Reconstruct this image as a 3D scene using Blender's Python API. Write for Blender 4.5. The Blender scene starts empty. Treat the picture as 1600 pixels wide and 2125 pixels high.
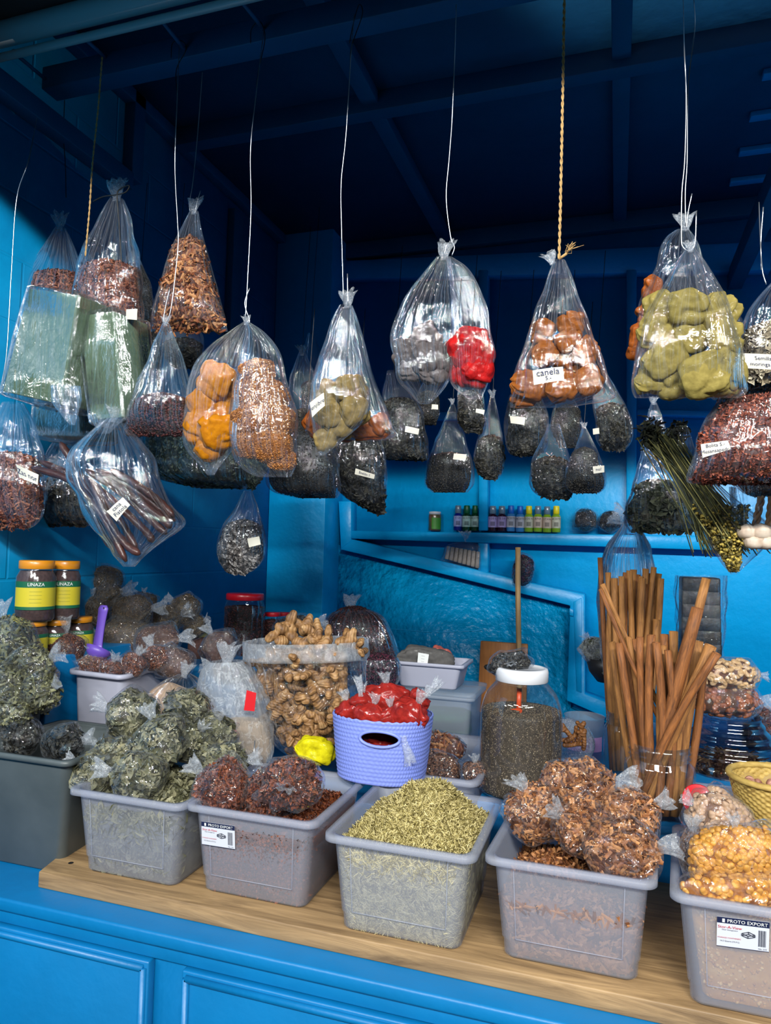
import bpy, math
import numpy as np
from mathutils import Vector
# ------------------------------------------------------------------ camera model
F = 1480.0; YAW = math.radians(18.0); PIT = math.radians(3.0); ROLL = math.radians(1.46)
def Rx(a): c, s = math.cos(a), math.sin(a); return np.array([[1,0,0],[0,c,-s],[0,s,c]])
def Ry(a): c, s = math.cos(a), math.sin(a); return np.array([[c,0,s],[0,1,0],[-s,0,c]])
def Rz(a): c, s = math.cos(a), math.sin(a); return np.array([[c,-s,0],[s,c,0],[0,0,1]])
RC = Rz(YAW) @ Rx(math.pi/2 + PIT) @ Rz(ROLL)
EYE = np.array([0, 0, 1.6])
def ray(px, py): return RC @ np.array([(px-800)/F, -(py-1062.5)/F, -1.0])
def atY(px, py, Y): d = ray(px, py); return EYE + d*(Y/d[1])
def atZ(px, py, Z): d = ray(px, py); return EYE + d*((Z-1.6)/d[2])
def mpp(px, py, Y): return (Y/ray(px, py)[1])/F * 1.0      # metres per pixel at that depth
XL, YB, ZC = -1.88, 3.90, 3.40                              # left wall, back wall, ceiling
ZP = 0.80                                                   # plank top

scene = bpy.context.scene
COL = scene.collection
ORG = {}

# ------------------------------------------------------------------ object helpers
def tag(o, label=None, cat=None, group=None, kind=None):
    if label: o['label'] = label
    if cat: o['category'] = cat
    if group: o['group'] = group
    if kind: o['kind'] = kind
    return o
def empty(name, loc, label, cat, group=None):
    o = bpy.data.objects.new(name, None); COL.objects.link(o)
    o.location = tuple(float(v) for v in loc); o.empty_display_size = .03
    ORG[o.name] = np.array(loc, float)
    return tag(o, label, cat, group)
def mesh(name, V, faces, mat, parent=None, smooth=True, tone=None, origin=None, pl=None):
    """V (n,3) world coordinates; faces: list of int arrays, each (m,k)."""
    V = np.asarray(V, float)
    if isinstance(faces, np.ndarray): faces = [faces]
    fs = []
    for f in faces:
        if isinstance(f, np.ndarray) and f.ndim == 2: fs.append(f)
        else: fs.append(np.array([f]))
    if parent is not None: org = ORG[parent.name]
    elif origin is not None: org = np.array(origin, float)
    else:
        lo, hi = V.min(0), V.max(0); org = np.array([(lo[0]+hi[0])/2, (lo[1]+hi[1])/2, lo[2]])
    me = bpy.data.meshes.new(name)
    me.vertices.add(len(V)); me.vertices.foreach_set('co', (V-org).ravel())
    loops = np.concatenate([f.ravel() for f in fs]).astype(np.int32)
    sizes = np.concatenate([np.full(len(f), f.shape[1]) for f in fs]).astype(np.int32)
    starts = np.concatenate([[0], np.cumsum(sizes)[:-1]]).astype(np.int32)
    me.loops.add(len(loops)); me.loops.foreach_set('vertex_index', loops)
    me.polygons.add(len(sizes)); me.polygons.foreach_set('loop_start', starts)
    me.polygons.foreach_set('loop_total', sizes)
    if smooth: me.polygons.foreach_set('use_smooth', np.ones(len(sizes), bool))
    me.update(calc_edges=True)
    if tone is not None:
        a = me.attributes.new('tone', 'FLOAT', 'POINT'); a.data.foreach_set('value', np.asarray(tone, np.float32))
    if pl is not None:
        a = me.attributes.new('pl', 'FLOAT_VECTOR', 'POINT'); a.data.foreach_set('vector', np.asarray(pl, np.float32).ravel())
    mats = mat if isinstance(mat, (list, tuple)) else [mat]
    for m in mats: me.materials.append(m)
    me.validate()
    o = bpy.data.objects.new(name, me); COL.objects.link(o)
    if parent is not None: o.parent = parent; ORG[o.name] = org
    else: o.location = tuple(org); ORG[o.name] = org
    return o
class MB:
    """collects geometry of one part"""
    def __init__(s): s.V = []; s.F = {}; s.n = 0; s.T = []
    def add(s, V, faces, tone=0.5):
        V = np.asarray(V, float)
        if isinstance(faces, np.ndarray): faces = [faces]
        for f in faces:
            f = np.asarray(f)
            if f.ndim == 1: f = f[None]
            s.F.setdefault(f.shape[1], []).append(f + s.n)
        s.V.append(V); s.n += len(V)
        s.T.append(np.full(len(V), tone) if np.isscalar(tone) else np.asarray(tone))
        return s
    def box(s, lo, hi, tone=.5):
        x0, y0, z0 = lo; x1, y1, z1 = hi
        V = [[x0,y0,z0],[x1,y0,z0],[x1,y1,z0],[x0,y1,z0],[x0,y0,z1],[x1,y0,z1],[x1,y1,z1],[x0,y1,z1]]
        return s.add(V, np.array([[0,3,2,1],[4,5,6,7],[0,1,5,4],[1,2,6,5],[2,3,7,6],[3,0,4,7]]), tone)
    def build(s, name, mat, parent=None, smooth=False, origin=None):
        return mesh(name, np.concatenate(s.V), [np.concatenate(v) for v in s.F.values()], mat, parent, smooth, np.concatenate(s.T), origin)
def bevel(o, w=.004, seg=2):
    m = o.modifiers.new('bevel', 'BEVEL'); m.width = w; m.segments = seg; m.limit_method = 'ANGLE'; m.angle_limit = .6
    return o
def grid_faces(rows, cols, closed=True):
    c = cols if closed else cols-1
    i = np.arange(rows-1)[:, None]*cols; j = np.arange(c)[None]; k = (j+1) % cols
    return np.stack([i+j, i+k, i+cols+k, i+cols+j], -1).reshape(-1, 4)
def lathe(prof, c, n=40, axis=None, cap0=True, cap1=False):
    """prof [(r,z)] about vertical axis at c"""
    prof = np.array(prof, float); a = np.linspace(0, 2*math.pi, n, endpoint=False)
    V = np.stack([prof[:, 0, None]*np.cos(a), prof[:, 0, None]*np.sin(a), np.repeat(prof[:, 1, None], n, 1)], -1).reshape(-1, 3)
    f = [grid_faces(len(prof), n)]
    if cap0: f.append(np.arange(n)[::-1][None])
    if cap1: f.append((np.arange(n)+(len(prof)-1)*n)[None])
    if axis is not None: V = V @ axis.T
    return V + np.array(c), f
def tube(pts, r, n=8, cap=True):
    P = np.array(pts, float); m = len(P)
    rr = np.full(m, r) if np.isscalar(r) else np.array(r)
    T = np.gradient(P, axis=0); T /= np.linalg.norm(T, axis=1)[:, None]+1e-12
    up = np.array([0, 1, 0.]) if abs(T[0][1]) < .9 else np.array([1., 0, 0])
    V = []; a = np.linspace(0, 2*math.pi, n, endpoint=False)
    u = np.cross(T[0], up); u /= np.linalg.norm(u)
    for i in range(m):
        u = u - T[i]*np.dot(u, T[i]); u /= np.linalg.norm(u); v = np.cross(T[i], u)
        V.append(P[i] + rr[i]*(np.cos(a)[:, None]*u + np.sin(a)[:, None]*v))
    V = np.concatenate(V); f = [grid_faces(m, n)]
    if cap: f += [np.arange(n)[::-1][None], (np.arange(n)+(m-1)*n)[None]]
    return V, f
def smooth_path(P, k=8):
    P = np.array(P, float); Q = np.vstack([2*P[0]-P[1], P, 2*P[-1]-P[-2]]); out = []
    for i in range(1, len(Q)-2):
        for t in np.linspace(0, 1, k, endpoint=False):
            p0, p1, p2, p3 = Q[i-1], Q[i], Q[i+1], Q[i+2]
            out.append(.5*((2*p1)+(p2-p0)*t+(2*p0-5*p1+4*p2-p3)*t*t+(3*p1-p0-3*p2+p3)*t**3))
    out.append(P[-1]); return np.array(out)
def wob(P, seed, scale, n=7):
    """smooth pseudo noise -1..1 from random sines"""
    g = np.random.default_rng(seed); out = np.zeros(len(P))
    for i in range(n):
        d = g.normal(size=3); d /= np.linalg.norm(d); k = scale*g.uniform(.6, 1.7)
        out += np.sin(P @ d*k + g.uniform(0, 6.28))
    return out/math.sqrt(n)/1.3
def rotm(rx=0, ry=0, rz=0): return Rz(rz) @ Ry(ry) @ Rx(rx)

# ------------------------------------------------------------------ materials
MATS = {}
def newmat(name):
    m = bpy.data.materials.new(name); m.use_nodes = True; nt = m.node_tree; nt.nodes.clear()
    out = nt.nodes.new('ShaderNodeOutputMaterial'); return m, nt, out
def N(nt, t, **kw):
    n = nt.nodes.new(t)
    for k, v in kw.items():
        if k.startswith('_'): setattr(n, k[1:], v)
        else: n.inputs[k.replace('__', ' ')].default_value = v
    return n
def ramp(nt, fac, cols):
    r = nt.nodes.new('ShaderNodeValToRGB'); e = r.color_ramp.elements
    while len(e) < len(cols): e.new(.5)
    for i, (p, c) in enumerate(cols): e[i].position = p; e[i].color = (*c, 1)
    nt.links.new(fac, r.inputs[0]); return r
def lin(*rgb):
    return tuple((c/255/12.92 if c/255 <= .04045 else ((c/255+.055)/1.055)**2.4) for c in rgb)
def mat(name, c1, c2=None, rough=.5, scale=8, bump=0., bscale=40, coat=0., metal=0., stretch=None, spec=.5, sheen=0, detail=4, trans=0):
    if name in MATS: return MATS[name]
    m, nt, out = newmat(name); L = nt.links.new
    b = N(nt, 'ShaderNodeBsdfPrincipled', Roughness=rough, Metallic=metal)
    b.inputs['Specular IOR Level'].default_value = spec
    b.inputs['Coat Weight'].default_value = coat; b.inputs['Coat Roughness'].default_value = .12
    tc = N(nt, 'ShaderNodeTexCoord'); mp = N(nt, 'ShaderNodeMapping')
    if stretch: mp.inputs['Scale'].default_value = stretch
    L(tc.outputs['Object'], mp.inputs[0])
    if c2 is not None:
        n = N(nt, 'ShaderNodeTexNoise', Scale=scale, Detail=detail); L(mp.outputs[0], n.inputs[0])
        r = ramp(nt, n.outputs[0], [(.32, c1), (.68, c2)]); L(r.outputs[0], b.inputs['Base Color'])
    else: b.inputs['Base Color'].default_value = (*c1, 1)
    if bump:
        n2 = N(nt, 'ShaderNodeTexNoise', Scale=bscale, Detail=5); L(mp.outputs[0], n2.inputs[0])
        bp = N(nt, 'ShaderNodeBump', Strength=bump, Distance=.01); L(n2.outputs[0], bp.inputs['Height'])
        L(bp.outputs[0], b.inputs['Normal']); L(bp.outputs[0], b.inputs['Coat Normal'])
    if trans:
        t = N(nt, 'ShaderNodeBsdfTransparent'); mx = N(nt, 'ShaderNodeMixShader'); mx.inputs[0].default_value = trans
        L(b.outputs[0], mx.inputs[1]); L(t.outputs[0], mx.inputs[2]); L(mx.outputs[0], out.inputs[0])
    else: L(b.outputs[0], out.inputs[0])
    MATS[name] = m; return m
def tonemat(name, cols, rough=.65, spec=.4, coat=0, bump=0, bscale=200):
    """colour from each flake's own tone"""
    if name in MATS: return MATS[name]
    m, nt, out = newmat(name); L = nt.links.new
    a = N(nt, 'ShaderNodeAttribute', _attribute_name='tone')
    n = N(nt, 'ShaderNodeTexNoise', Scale=90., Detail=3); tc = N(nt, 'ShaderNodeTexCoord'); L(tc.outputs['Object'], n.inputs[0])
    ad = N(nt, 'ShaderNodeMath', _operation='MULTIPLY_ADD'); L(n.outputs[0], ad.inputs[0]); ad.inputs[1].default_value = .5
    sb = N(nt, 'ShaderNodeMath', _operation='SUBTRACT'); L(a.outputs['Fac'], sb.inputs[0]); sb.inputs[1].default_value = .25
    L(sb.outputs[0], ad.inputs[2])
    k = len(cols); r = ramp(nt, ad.outputs[0], [(.08+.84*i/(k-1), c) for i, c in enumerate(cols)])
    b = N(nt, 'ShaderNodeBsdfPrincipled', Roughness=rough); b.inputs['Specular IOR Level'].default_value = spec
    b.inputs['Coat Weight'].default_value = coat; b.inputs['Coat Roughness'].default_value = .1
    L(r.outputs[0], b.inputs['Base Color'])
    if bump:
        n2 = N(nt, 'ShaderNodeTexNoise', Scale=bscale, Detail=4); L(tc.outputs['Object'], n2.inputs[0])
        bp = N(nt, 'ShaderNodeBump', Strength=bump, Distance=.01); L(n2.outputs[0], bp.inputs['Height']); L(bp.outputs[0], b.inputs['Normal'])
    L(b.outputs[0], out.inputs[0]); MATS[name] = m; return m
def film(name, haze=.03, refl=1.0, tint=(.97, .98, 1.), rough=.07, bump=.5, bscale=18, stretch=(1, 1, .25), f0=.05, fold=.3, pl=False, blob=.7, edge=.22):
    if name in MATS: return MATS[name]
    m, nt, out = newmat(name); L = nt.links.new
    tc = N(nt, 'ShaderNodeTexCoord'); mp = N(nt, 'ShaderNodeMapping'); mp.inputs['Scale'].default_value = stretch
    if pl:
        at = N(nt, 'ShaderNodeAttribute', _attribute_name='pl'); L(at.outputs['Vector'], mp.inputs[0])
    else: L(tc.outputs['Object'], mp.inputs[0])
    n = N(nt, 'ShaderNodeTexNoise', Scale=bscale, Detail=3, Roughness=.55, Distortion=.5); L(mp.outputs[0], n.inputs[0])
    n0 = N(nt, 'ShaderNodeTexNoise', Scale=22., Detail=4, Roughness=.6, Distortion=1.); L(tc.outputs['Object'], n0.inputs[0])
    # thin creases: where the noise crosses its middle
    sb = N(nt, 'ShaderNodeMath', _operation='SUBTRACT'); L(n.outputs[0], sb.inputs[0]); sb.inputs[1].default_value = .5
    ab = N(nt, 'ShaderNodeMath', _operation='ABSOLUTE'); L(sb.outputs[0], ab.inputs[0])
    cr = N(nt, 'ShaderNodeMapRange'); L(ab.outputs[0], cr.inputs[0]); cr.inputs[1].default_value = 0; cr.inputs[2].default_value = .045; cr.inputs[3].default_value = 1; cr.inputs[4].default_value = 0
    hs = N(nt, 'ShaderNodeMath', _operation='MULTIPLY_ADD'); L(n0.outputs[0], hs.inputs[0]); hs.inputs[1].default_value = blob; L(n.outputs[0], hs.inputs[2])
    bp = N(nt, 'ShaderNodeBump', Strength=bump, Distance=.02); L(hs.outputs[0], bp.inputs['Height'])
    lw = N(nt, 'ShaderNodeLayerWeight'); lw.inputs['Blend'].default_value = .5; L(bp.outputs[0], lw.inputs['Normal'])
    pw = N(nt, 'ShaderNodeMath', _operation='POWER'); L(lw.outputs['Facing'], pw.inputs[0]); pw.inputs[1].default_value = 4.
    ma = N(nt, 'ShaderNodeMath', _operation='MULTIPLY_ADD', _use_clamp=True); L(pw.outputs[0], ma.inputs[0]); ma.inputs[1].default_value = .26*refl; ma.inputs[2].default_value = f0*refl
    g = N(nt, 'ShaderNodeBsdfAnisotropic', Roughness=rough); g.inputs['Color'].default_value = (.95, .97, 1, 1); L(bp.outputs[0], g.inputs['Normal'])
    t = N(nt, 'ShaderNodeBsdfTransparent'); t.inputs[0].default_value = (*tint, 1)
    d = N(nt, 'ShaderNodeBsdfDiffuse'); d.inputs[0].default_value = (.8, .85, .9, 1)
    tl = N(nt, 'ShaderNodeBsdfTranslucent'); tl.inputs[0].default_value = (.8, .85, .9, 1)
    dm = N(nt, 'ShaderNodeMixShader'); dm.inputs[0].default_value = .5; L(d.outputs[0], dm.inputs[1]); L(tl.outputs[0], dm.inputs[2])
    hz = N(nt, 'ShaderNodeMath', _operation='MULTIPLY_ADD'); L(cr.outputs[0], hz.inputs[0]); hz.inputs[1].default_value = fold; hz.inputs[2].default_value = haze
    h2 = N(nt, 'ShaderNodeMath', _operation='MULTIPLY_ADD', _use_clamp=True); L(pw.outputs[0], h2.inputs[0]); h2.inputs[1].default_value = edge; L(hz.outputs[0], h2.inputs[2])
    h = N(nt, 'ShaderNodeMixShader'); L(h2.outputs[0], h.inputs[0]); L(t.outputs[0], h.inputs[1]); L(dm.outputs[0], h.inputs[2])
    x = N(nt, 'ShaderNodeMixShader'); L(ma.outputs[0], x.inputs[0]); L(h.outputs[0], x.inputs[1]); L(g.outputs[0], x.inputs[2])
    L(x.outputs[0], out.inputs[0]); MATS[name] = m; return m
FILM = film('clear_film', haze=.003, refl=1.9, bump=.55, bscale=8.5, stretch=(1, 1, .12), pl=True, fold=.09, rough=.035, blob=.4)
FILM2 = film('crumpled_film', haze=.003, refl=2.0, bump=.9, bscale=30, stretch=(1, 1, 1), fold=.07, rough=.035)
FILMD = film('dusty_film', haze=.003, refl=1.2, bump=.6, bscale=8., stretch=(1, 1, .12), pl=True, fold=.03, rough=.04, blob=.5, edge=.10)
TUFT = film('bunched_film', haze=.20, refl=1.3, bump=.9, bscale=60, stretch=(1, 1, 1), fold=.3)
GLASS = film('jar_glass', haze=.012, refl=2.4, tint=(.90, .93, .94), rough=.02, bump=.0, bscale=4, f0=.03, fold=0, edge=.12)
PET = film('bottle_plastic', haze=.02, refl=.9, tint=(.85, .9, .95), rough=.08, bump=.1, bscale=12, fold=0)
def blue(name='blue_paint', c=(0, 163, 226), d=(0, 150, 210), bump=.12, bscale=30, rough=.38):
    if name in MATS: return MATS[name]
    m, nt, out = newmat(name); L = nt.links.new
    tc = N(nt, 'ShaderNodeTexCoord'); n = N(nt, 'ShaderNodeTexNoise', Scale=3., Detail=6, Roughness=.65); L(tc.outputs['Object'], n.inputs[0])
    r = ramp(nt, n.outputs[0], [(.3, lin(*d)), (.7, lin(*c))])
    n3 = N(nt, 'ShaderNodeTexNoise', Scale=14., Detail=8, Roughness=.8); L(tc.outputs['Object'], n3.inputs[0])
    r3 = ramp(nt, n3.outputs[0], [(.66, (1, 1, 1)), (.74, (.45, .5, .55))])
    mx = N(nt, 'ShaderNodeMix', _data_type='RGBA', _blend_type='MULTIPLY'); mx.inputs[0].default_value = .5
    L(r.outputs[0], mx.inputs[6]); L(r3.outputs[0], mx.inputs[7])
    b = N(nt, 'ShaderNodeBsdfPrincipled', Roughness=rough); L(mx.outputs[2], b.inputs['Base Color'])
    n2 = N(nt, 'ShaderNodeTexNoise', Scale=bscale, Detail=5); L(tc.outputs['Object'], n2.inputs[0])
    bp = N(nt, 'ShaderNodeBump', Strength=bump, Distance=.02); L(n2.outputs[0], bp.inputs['Height']); L(bp.outputs[0], b.inputs['Normal'])
    L(b.outputs[0], out.inputs[0]); MATS[name] = m; return m
BLUE = blue()
BLUER = blue('rough_blue_paint', (0, 156, 210), (0, 130, 184), bump=.9, bscale=22, rough=.3)
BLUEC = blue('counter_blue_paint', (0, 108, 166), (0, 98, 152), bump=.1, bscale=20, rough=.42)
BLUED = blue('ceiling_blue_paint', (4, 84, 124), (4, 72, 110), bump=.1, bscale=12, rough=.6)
def blockwall():
    m, nt, out = newmat('block_wall_paint'); L = nt.links.new
    tc = N(nt, 'ShaderNodeTexCoord'); mp = N(nt, 'ShaderNodeMapping'); mp.inputs['Rotation'].default_value = (0, math.pi/2, 0)
    sx = N(nt, 'ShaderNodeSeparateXYZ'); cb = N(nt, 'ShaderNodeCombineXYZ'); L(tc.outputs['Object'], sx.inputs[0]); L(sx.outputs[1], cb.inputs[0]); L(sx.outputs[2], cb.inputs[1])
    br = N(nt, 'ShaderNodeTexBrick', Scale=1.); L(cb.outputs[0], br.inputs[0])
    br.inputs['Brick Width'].default_value = .42; br.inputs['Row Height'].default_value = .21; br.inputs['Mortar Size'].default_value = .006; br.inputs['Mortar Smooth'].default_value = .6
    for k in ('Color1', 'Color2'): br.inputs[k].default_value = (1, 1, 1, 1)
    br.inputs['Mortar'].default_value = (0, 0, 0, 1)
    n = N(nt, 'ShaderNodeTexNoise', Scale=4., Detail=8, Roughness=.7); L(tc.outputs['Object'], n.inputs[0])
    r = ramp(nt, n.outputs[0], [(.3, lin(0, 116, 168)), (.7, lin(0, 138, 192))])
    b = N(nt, 'ShaderNodeBsdfPrincipled', Roughness=.42); L(r.outputs[0], b.inputs['Base Color'])
    ad = N(nt, 'ShaderNodeMath', _operation='MULTIPLY_ADD'); L(n.outputs[0], ad.inputs[0]); ad.inputs[1].default_value = .5; L(br.outputs[0], ad.inputs[2])
    bp = N(nt, 'ShaderNodeBump', Strength=.35, Distance=.012); L(ad.outputs[0], bp.inputs['Height']); L(bp.outputs[0], b.inputs['Normal'])
    L(b.outputs[0], out.inputs[0]); return m
BLOCK = blockwall()
def woodmat(name, a, b_, stretch=(1, 12, 12), rough=.55, sc=3):
    m, nt, out = newmat(name); L = nt.links.new
    tc = N(nt, 'ShaderNodeTexCoord'); mp = N(nt, 'ShaderNodeMapping'); mp.inputs['Scale'].default_value = stretch; L(tc.outputs['Object'], mp.inputs[0])
    n = N(nt, 'ShaderNodeTexNoise', Scale=sc, Detail=7, Roughness=.62, Distortion=1.2); L(mp.outputs[0], n.inputs[0])
    r = ramp(nt, n.outputs[0], [(.3, a), (.5, tuple((x+y)/2 for x, y in zip(a, b_))), (.7, b_)])
    b = N(nt, 'ShaderNodeBsdfPrincipled', Roughness=rough); L(r.outputs[0], b.inputs['Base Color'])
    bp = N(nt, 'ShaderNodeBump', Strength=.45, Distance=.004); L(n.outputs[0], bp.inputs['Height']); L(bp.outputs[0], b.inputs['Normal'])
    L(b.outputs[0], out.inputs[0]); MATS[name] = m; return m
PLANK = woodmat('pine_plank', lin(98, 76, 50), lin(164, 134, 94))
BOARD = woodmat('board_wood', lin(150, 92, 44), lin(196, 130, 70), (12, 12, 1))
STICKW = woodmat('pale_wood', lin(150, 116, 72), lin(196, 160, 110), (10, 10, 1))
CINN = woodmat('cinnamon_bark', lin(70, 38, 16), lin(150, 92, 42), (22, 22, 2.5), .7, 5)
CINN2 = woodmat('cinnamon_bark_pale', lin(98, 60, 26), lin(172, 118, 60), (22, 22, 2.5), .7, 5)
WHITEP = mat('white_plastic', (.62, .64, .68), rough=.35)
GREYP = mat('grey_plastic', lin(66, 74, 76), lin(78, 86, 88), rough=.45, bump=.05)
PAPER = mat('paper', lin(196, 192, 176), lin(214, 210, 196), rough=.8)
INK = mat('ink', lin(30, 40, 80), rough=.8)
METAL = mat('galvanised_wire', (.5, .52, .55), rough=.3, metal=.85)
DARKM = mat('dark_metal', (.02, .02, .022), rough=.4, metal=.3)
def tubmat(name, col, clear, rough=.35):
    m, nt, out = newmat(name); L = nt.links.new
    b = N(nt, 'ShaderNodeBsdfPrincipled', Roughness=rough); b.inputs['Base Color'].default_value = (*col, 1)
    tl = N(nt, 'ShaderNodeBsdfTranslucent'); tl.inputs[0].default_value = (*col, 1)
    a = N(nt, 'ShaderNodeMixShader'); a.inputs[0].default_value = .35; L(b.outputs[0], a.inputs[1]); L(tl.outputs[0], a.inputs[2])
    t = N(nt, 'ShaderNodeBsdfTransparent'); t.inputs[0].default_value = (.9, .92, .97, 1)
    x = N(nt, 'ShaderNodeMixShader'); x.inputs[0].default_value = clear; L(a.outputs[0], x.inputs[1]); L(t.outputs[0], x.inputs[2])
    L(x.outputs[0], out.inputs[0]); return m
TUB = tubmat('frosted_plastic', lin(206, 210, 222), .70)
TUBW = tubmat('milky_plastic', lin(206, 208, 224), .12)
TUBC = tubmat('thin_clear_plastic', lin(190, 200, 210), .62)

# ------------------------------------------------------------------ loose material
TPL = {
 'leaf': (np.array([[-.5,0,0],[-.2,.2,.08],[.2,.18,.07],[.5,0,0],[.2,-.18,.07],[-.2,-.2,.08]]), [np.array([[0,3,2,1],[0,5,4,3]])]),
 'chip': (np.array([[-.5,-.09,0],[-.46,0,.05],[-.5,.09,0],[.5,-.07,.02],[.46,0,.06],[.5,.10,.0],[.0,-.12,.03],[0,0,.09],[0,.11,.03]]), [np.array([[0,6,7,1],[1,7,8,2],[6,3,4,7],[7,4,5,8]])]),
 'crumb': (np.array([[.5,0,0],[-.5,0,0],[0,.36,0],[0,-.36,0],[0,0,.25],[0,0,-.25]]), [np.array([[0,2,4],[2,1,4],[1,3,4],[3,0,4],[2,0,5],[1,2,5],[3,1,5],[0,3,5]])]),
 'needle': (np.array([[-.5,.05,0],[-.5,-.03,.04],[-.5,-.03,-.04],[0,.08,.06],[0,.0,.1],[0,.0,.02],[.5,.03,0],[.5,-.02,.03],[.5,-.02,-.03]]), [np.array([[0,1,4,3],[1,2,5,4],[2,0,3,5],[3,4,7,6],[4,5,8,7],[5,3,6,8]])]),
}
_a = np.linspace(0, 6.283, 6, endpoint=False)
_fl = [[0, 0, -.1]]+[[.5*math.cos(t)*(1 if i % 2 else .5), .5*math.sin(t)*(1 if i % 2 else .5), .14*(i % 2)] for i, t in enumerate(_a)]
TPL['flower'] = (np.array(_fl), [np.array([[0, i+1, (i+1) % 6+1] for i in range(6)])])
def rot_rand(g, n, nrm=None, jit=.5):
    """random frames; third axis near nrm"""
    if nrm is None: z = g.normal(size=(n, 3))
    else: z = nrm + g.normal(size=(n, 3))*jit
    z /= np.linalg.norm(z, axis=1)[:, None]; x = np.cross(z, g.normal(size=(n, 3))); x /= np.linalg.norm(x, axis=1)[:, None]
    return np.stack([x, np.cross(z, x), z], -1)
def flakes(kind, P, size, seed, nrm=None, jit=.5, vary=.35):
    g = np.random.default_rng(seed); n = len(P); T, fs = TPL[kind]; k = len(T)
    R = rot_rand(g, n, nrm, jit); s = size*(1+g.uniform(-vary, vary, n))
    V = np.einsum('nij,kj->nki', R, T)*s[:, None, None] + P[:, None]
    F = [(f[None]+(np.arange(n)*k)[:, None, None]).reshape(-1, f.shape[1]) for f in fs]
    return V.reshape(-1, 3), F, np.repeat(g.uniform(0, 1, n), k)
def sample(V, Fq, n, seed, keep=None):
    g = np.random.default_rng(seed); A, B, C_, D = (V[Fq[:, i]] for i in range(4))
    cr = np.cross(C_-A, D-B); ar = np.linalg.norm(cr, axis=1)+1e-15; nm = cr/ar[:, None]
    w = ar.copy()
    if keep is not None: w *= keep(nm)
    i = g.choice(len(Fq), n, p=w/w.sum()); u, v = g.uniform(size=(2, n, 1))
    return (A[i]*(1-u)+B[i]*u)*(1-v)+(D[i]*(1-u)+C_[i]*u)*v, nm[i]
FILL = {   # kind, size, flakes per m2, colours
 'bark':    ('chip', .030, 13500, [lin(60, 26, 14), lin(122, 66, 36), lin(176, 124, 78)]),
 'shred':   ('chip', .022, 21000, [lin(50, 20, 14), lin(104, 52, 36), lin(146, 92, 66)]),
 'hibiscus':('crumb', .012, 40000, [lin(20, 6, 8), lin(52, 20, 20), lin(84, 38, 34)]),
 'dark':    ('leaf', .022, 15000, [lin(5, 6, 6), lin(18, 18, 15), lin(58, 56, 46)]),
 'darkfine':('crumb', .010, 42000, [lin(5, 5, 5), lin(18, 17, 16), lin(50, 46, 38)]),
 'bay':     ('leaf', .032, 13500, [lin(48, 48, 32), lin(94, 94, 68), lin(138, 134, 104)]),
 'bayd':    ('leaf', .036, 9000, [lin(20, 24, 20), lin(52, 58, 44), lin(88, 92, 72)]),
 'stalk':   ('chip', .034, 21000, [lin(34, 34, 22), lin(76, 76, 50), lin(122, 122, 88)]),
 'flax':    ('crumb', .0065, 90000, [lin(46, 22, 14), lin(92, 48, 30), lin(134, 80, 54)]),
 'cumin':   ('needle', .013, 50000, [lin(52, 42, 26), lin(94, 78, 52), lin(132, 112, 80)]),
 'chia':    ('crumb', .0045, 160000, [lin(34, 28, 22), lin(84, 70, 56), lin(150, 132, 108)]),
 'brownfl': ('flower', .020, 26000, [lin(44, 18, 10), lin(98, 46, 24), lin(140, 76, 42)]),
 'cinch':   ('chip', .027, 22500, [lin(72, 38, 20), lin(136, 84, 46), lin(182, 128, 80)]),
 'redfl':   ('flower', .016, 26000, [lin(58, 22, 16), lin(116, 52, 38), lin(164, 90, 64)]),
 'grey':    ('leaf', .018, 22000, [lin(28, 26, 26), lin(84, 78, 76), lin(160, 156, 152)]),
 'green':   ('leaf', .016, 24000, [lin(22, 30, 22), lin(58, 68, 50), lin(108, 116, 92)]),
 'moringa': ('flower', .022, 16000, [lin(50, 40, 28), lin(170, 156, 128), lin(206, 196, 170)]),
 'crumbs':  ('crumb', .004, 120000, [lin(150, 122, 88), lin(190, 160, 122), lin(212, 186, 150)]),
 'pink':    ('crumb', .006, 60000, [lin(70, 50, 44), lin(112, 86, 74), lin(140, 112, 96)]),
 'purple':  ('crumb', .014, 26000, [lin(14, 6, 12), lin(46, 18, 32), lin(86, 34, 52)]),
}
def fillmat(k): return tonemat('fill_'+k, FILL[k][3], rough=.6)
def keep_front(nm): return np.clip(.75-nm[:, 1]*1.0, .12, 1)+np.clip(nm[:, 2], 0, 1)
def add_flakes(mb, V, Fq, kind, seed, dens=1., cap=2600, size=1., lift=0., jit=.32):
    k, s, rho, _ = FILL[kind]
    A, B, C_, D = (V[Fq[:, i]] for i in range(4)); area = .5*np.linalg.norm(np.cross(C_-A, D-B), axis=1).sum()
    n = int(min(cap, max(20, area*rho*dens)))
    cn = np.cross(C_-A, D-B); sgn = 1. if ((A-V.mean(0))*cn).sum() > 0 else -1.
    P, nm = sample(V, Fq, n, seed, lambda q: keep_front(q*sgn)); nm = nm*sgn
    v, f, t = flakes(k, P+nm*lift, s*size, seed+1, nm, jit); mb.add(v, f, t)
    return mb
AWN_Y = .20; LAMP = .41; AMB = .03; EXPO = 1.0
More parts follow.
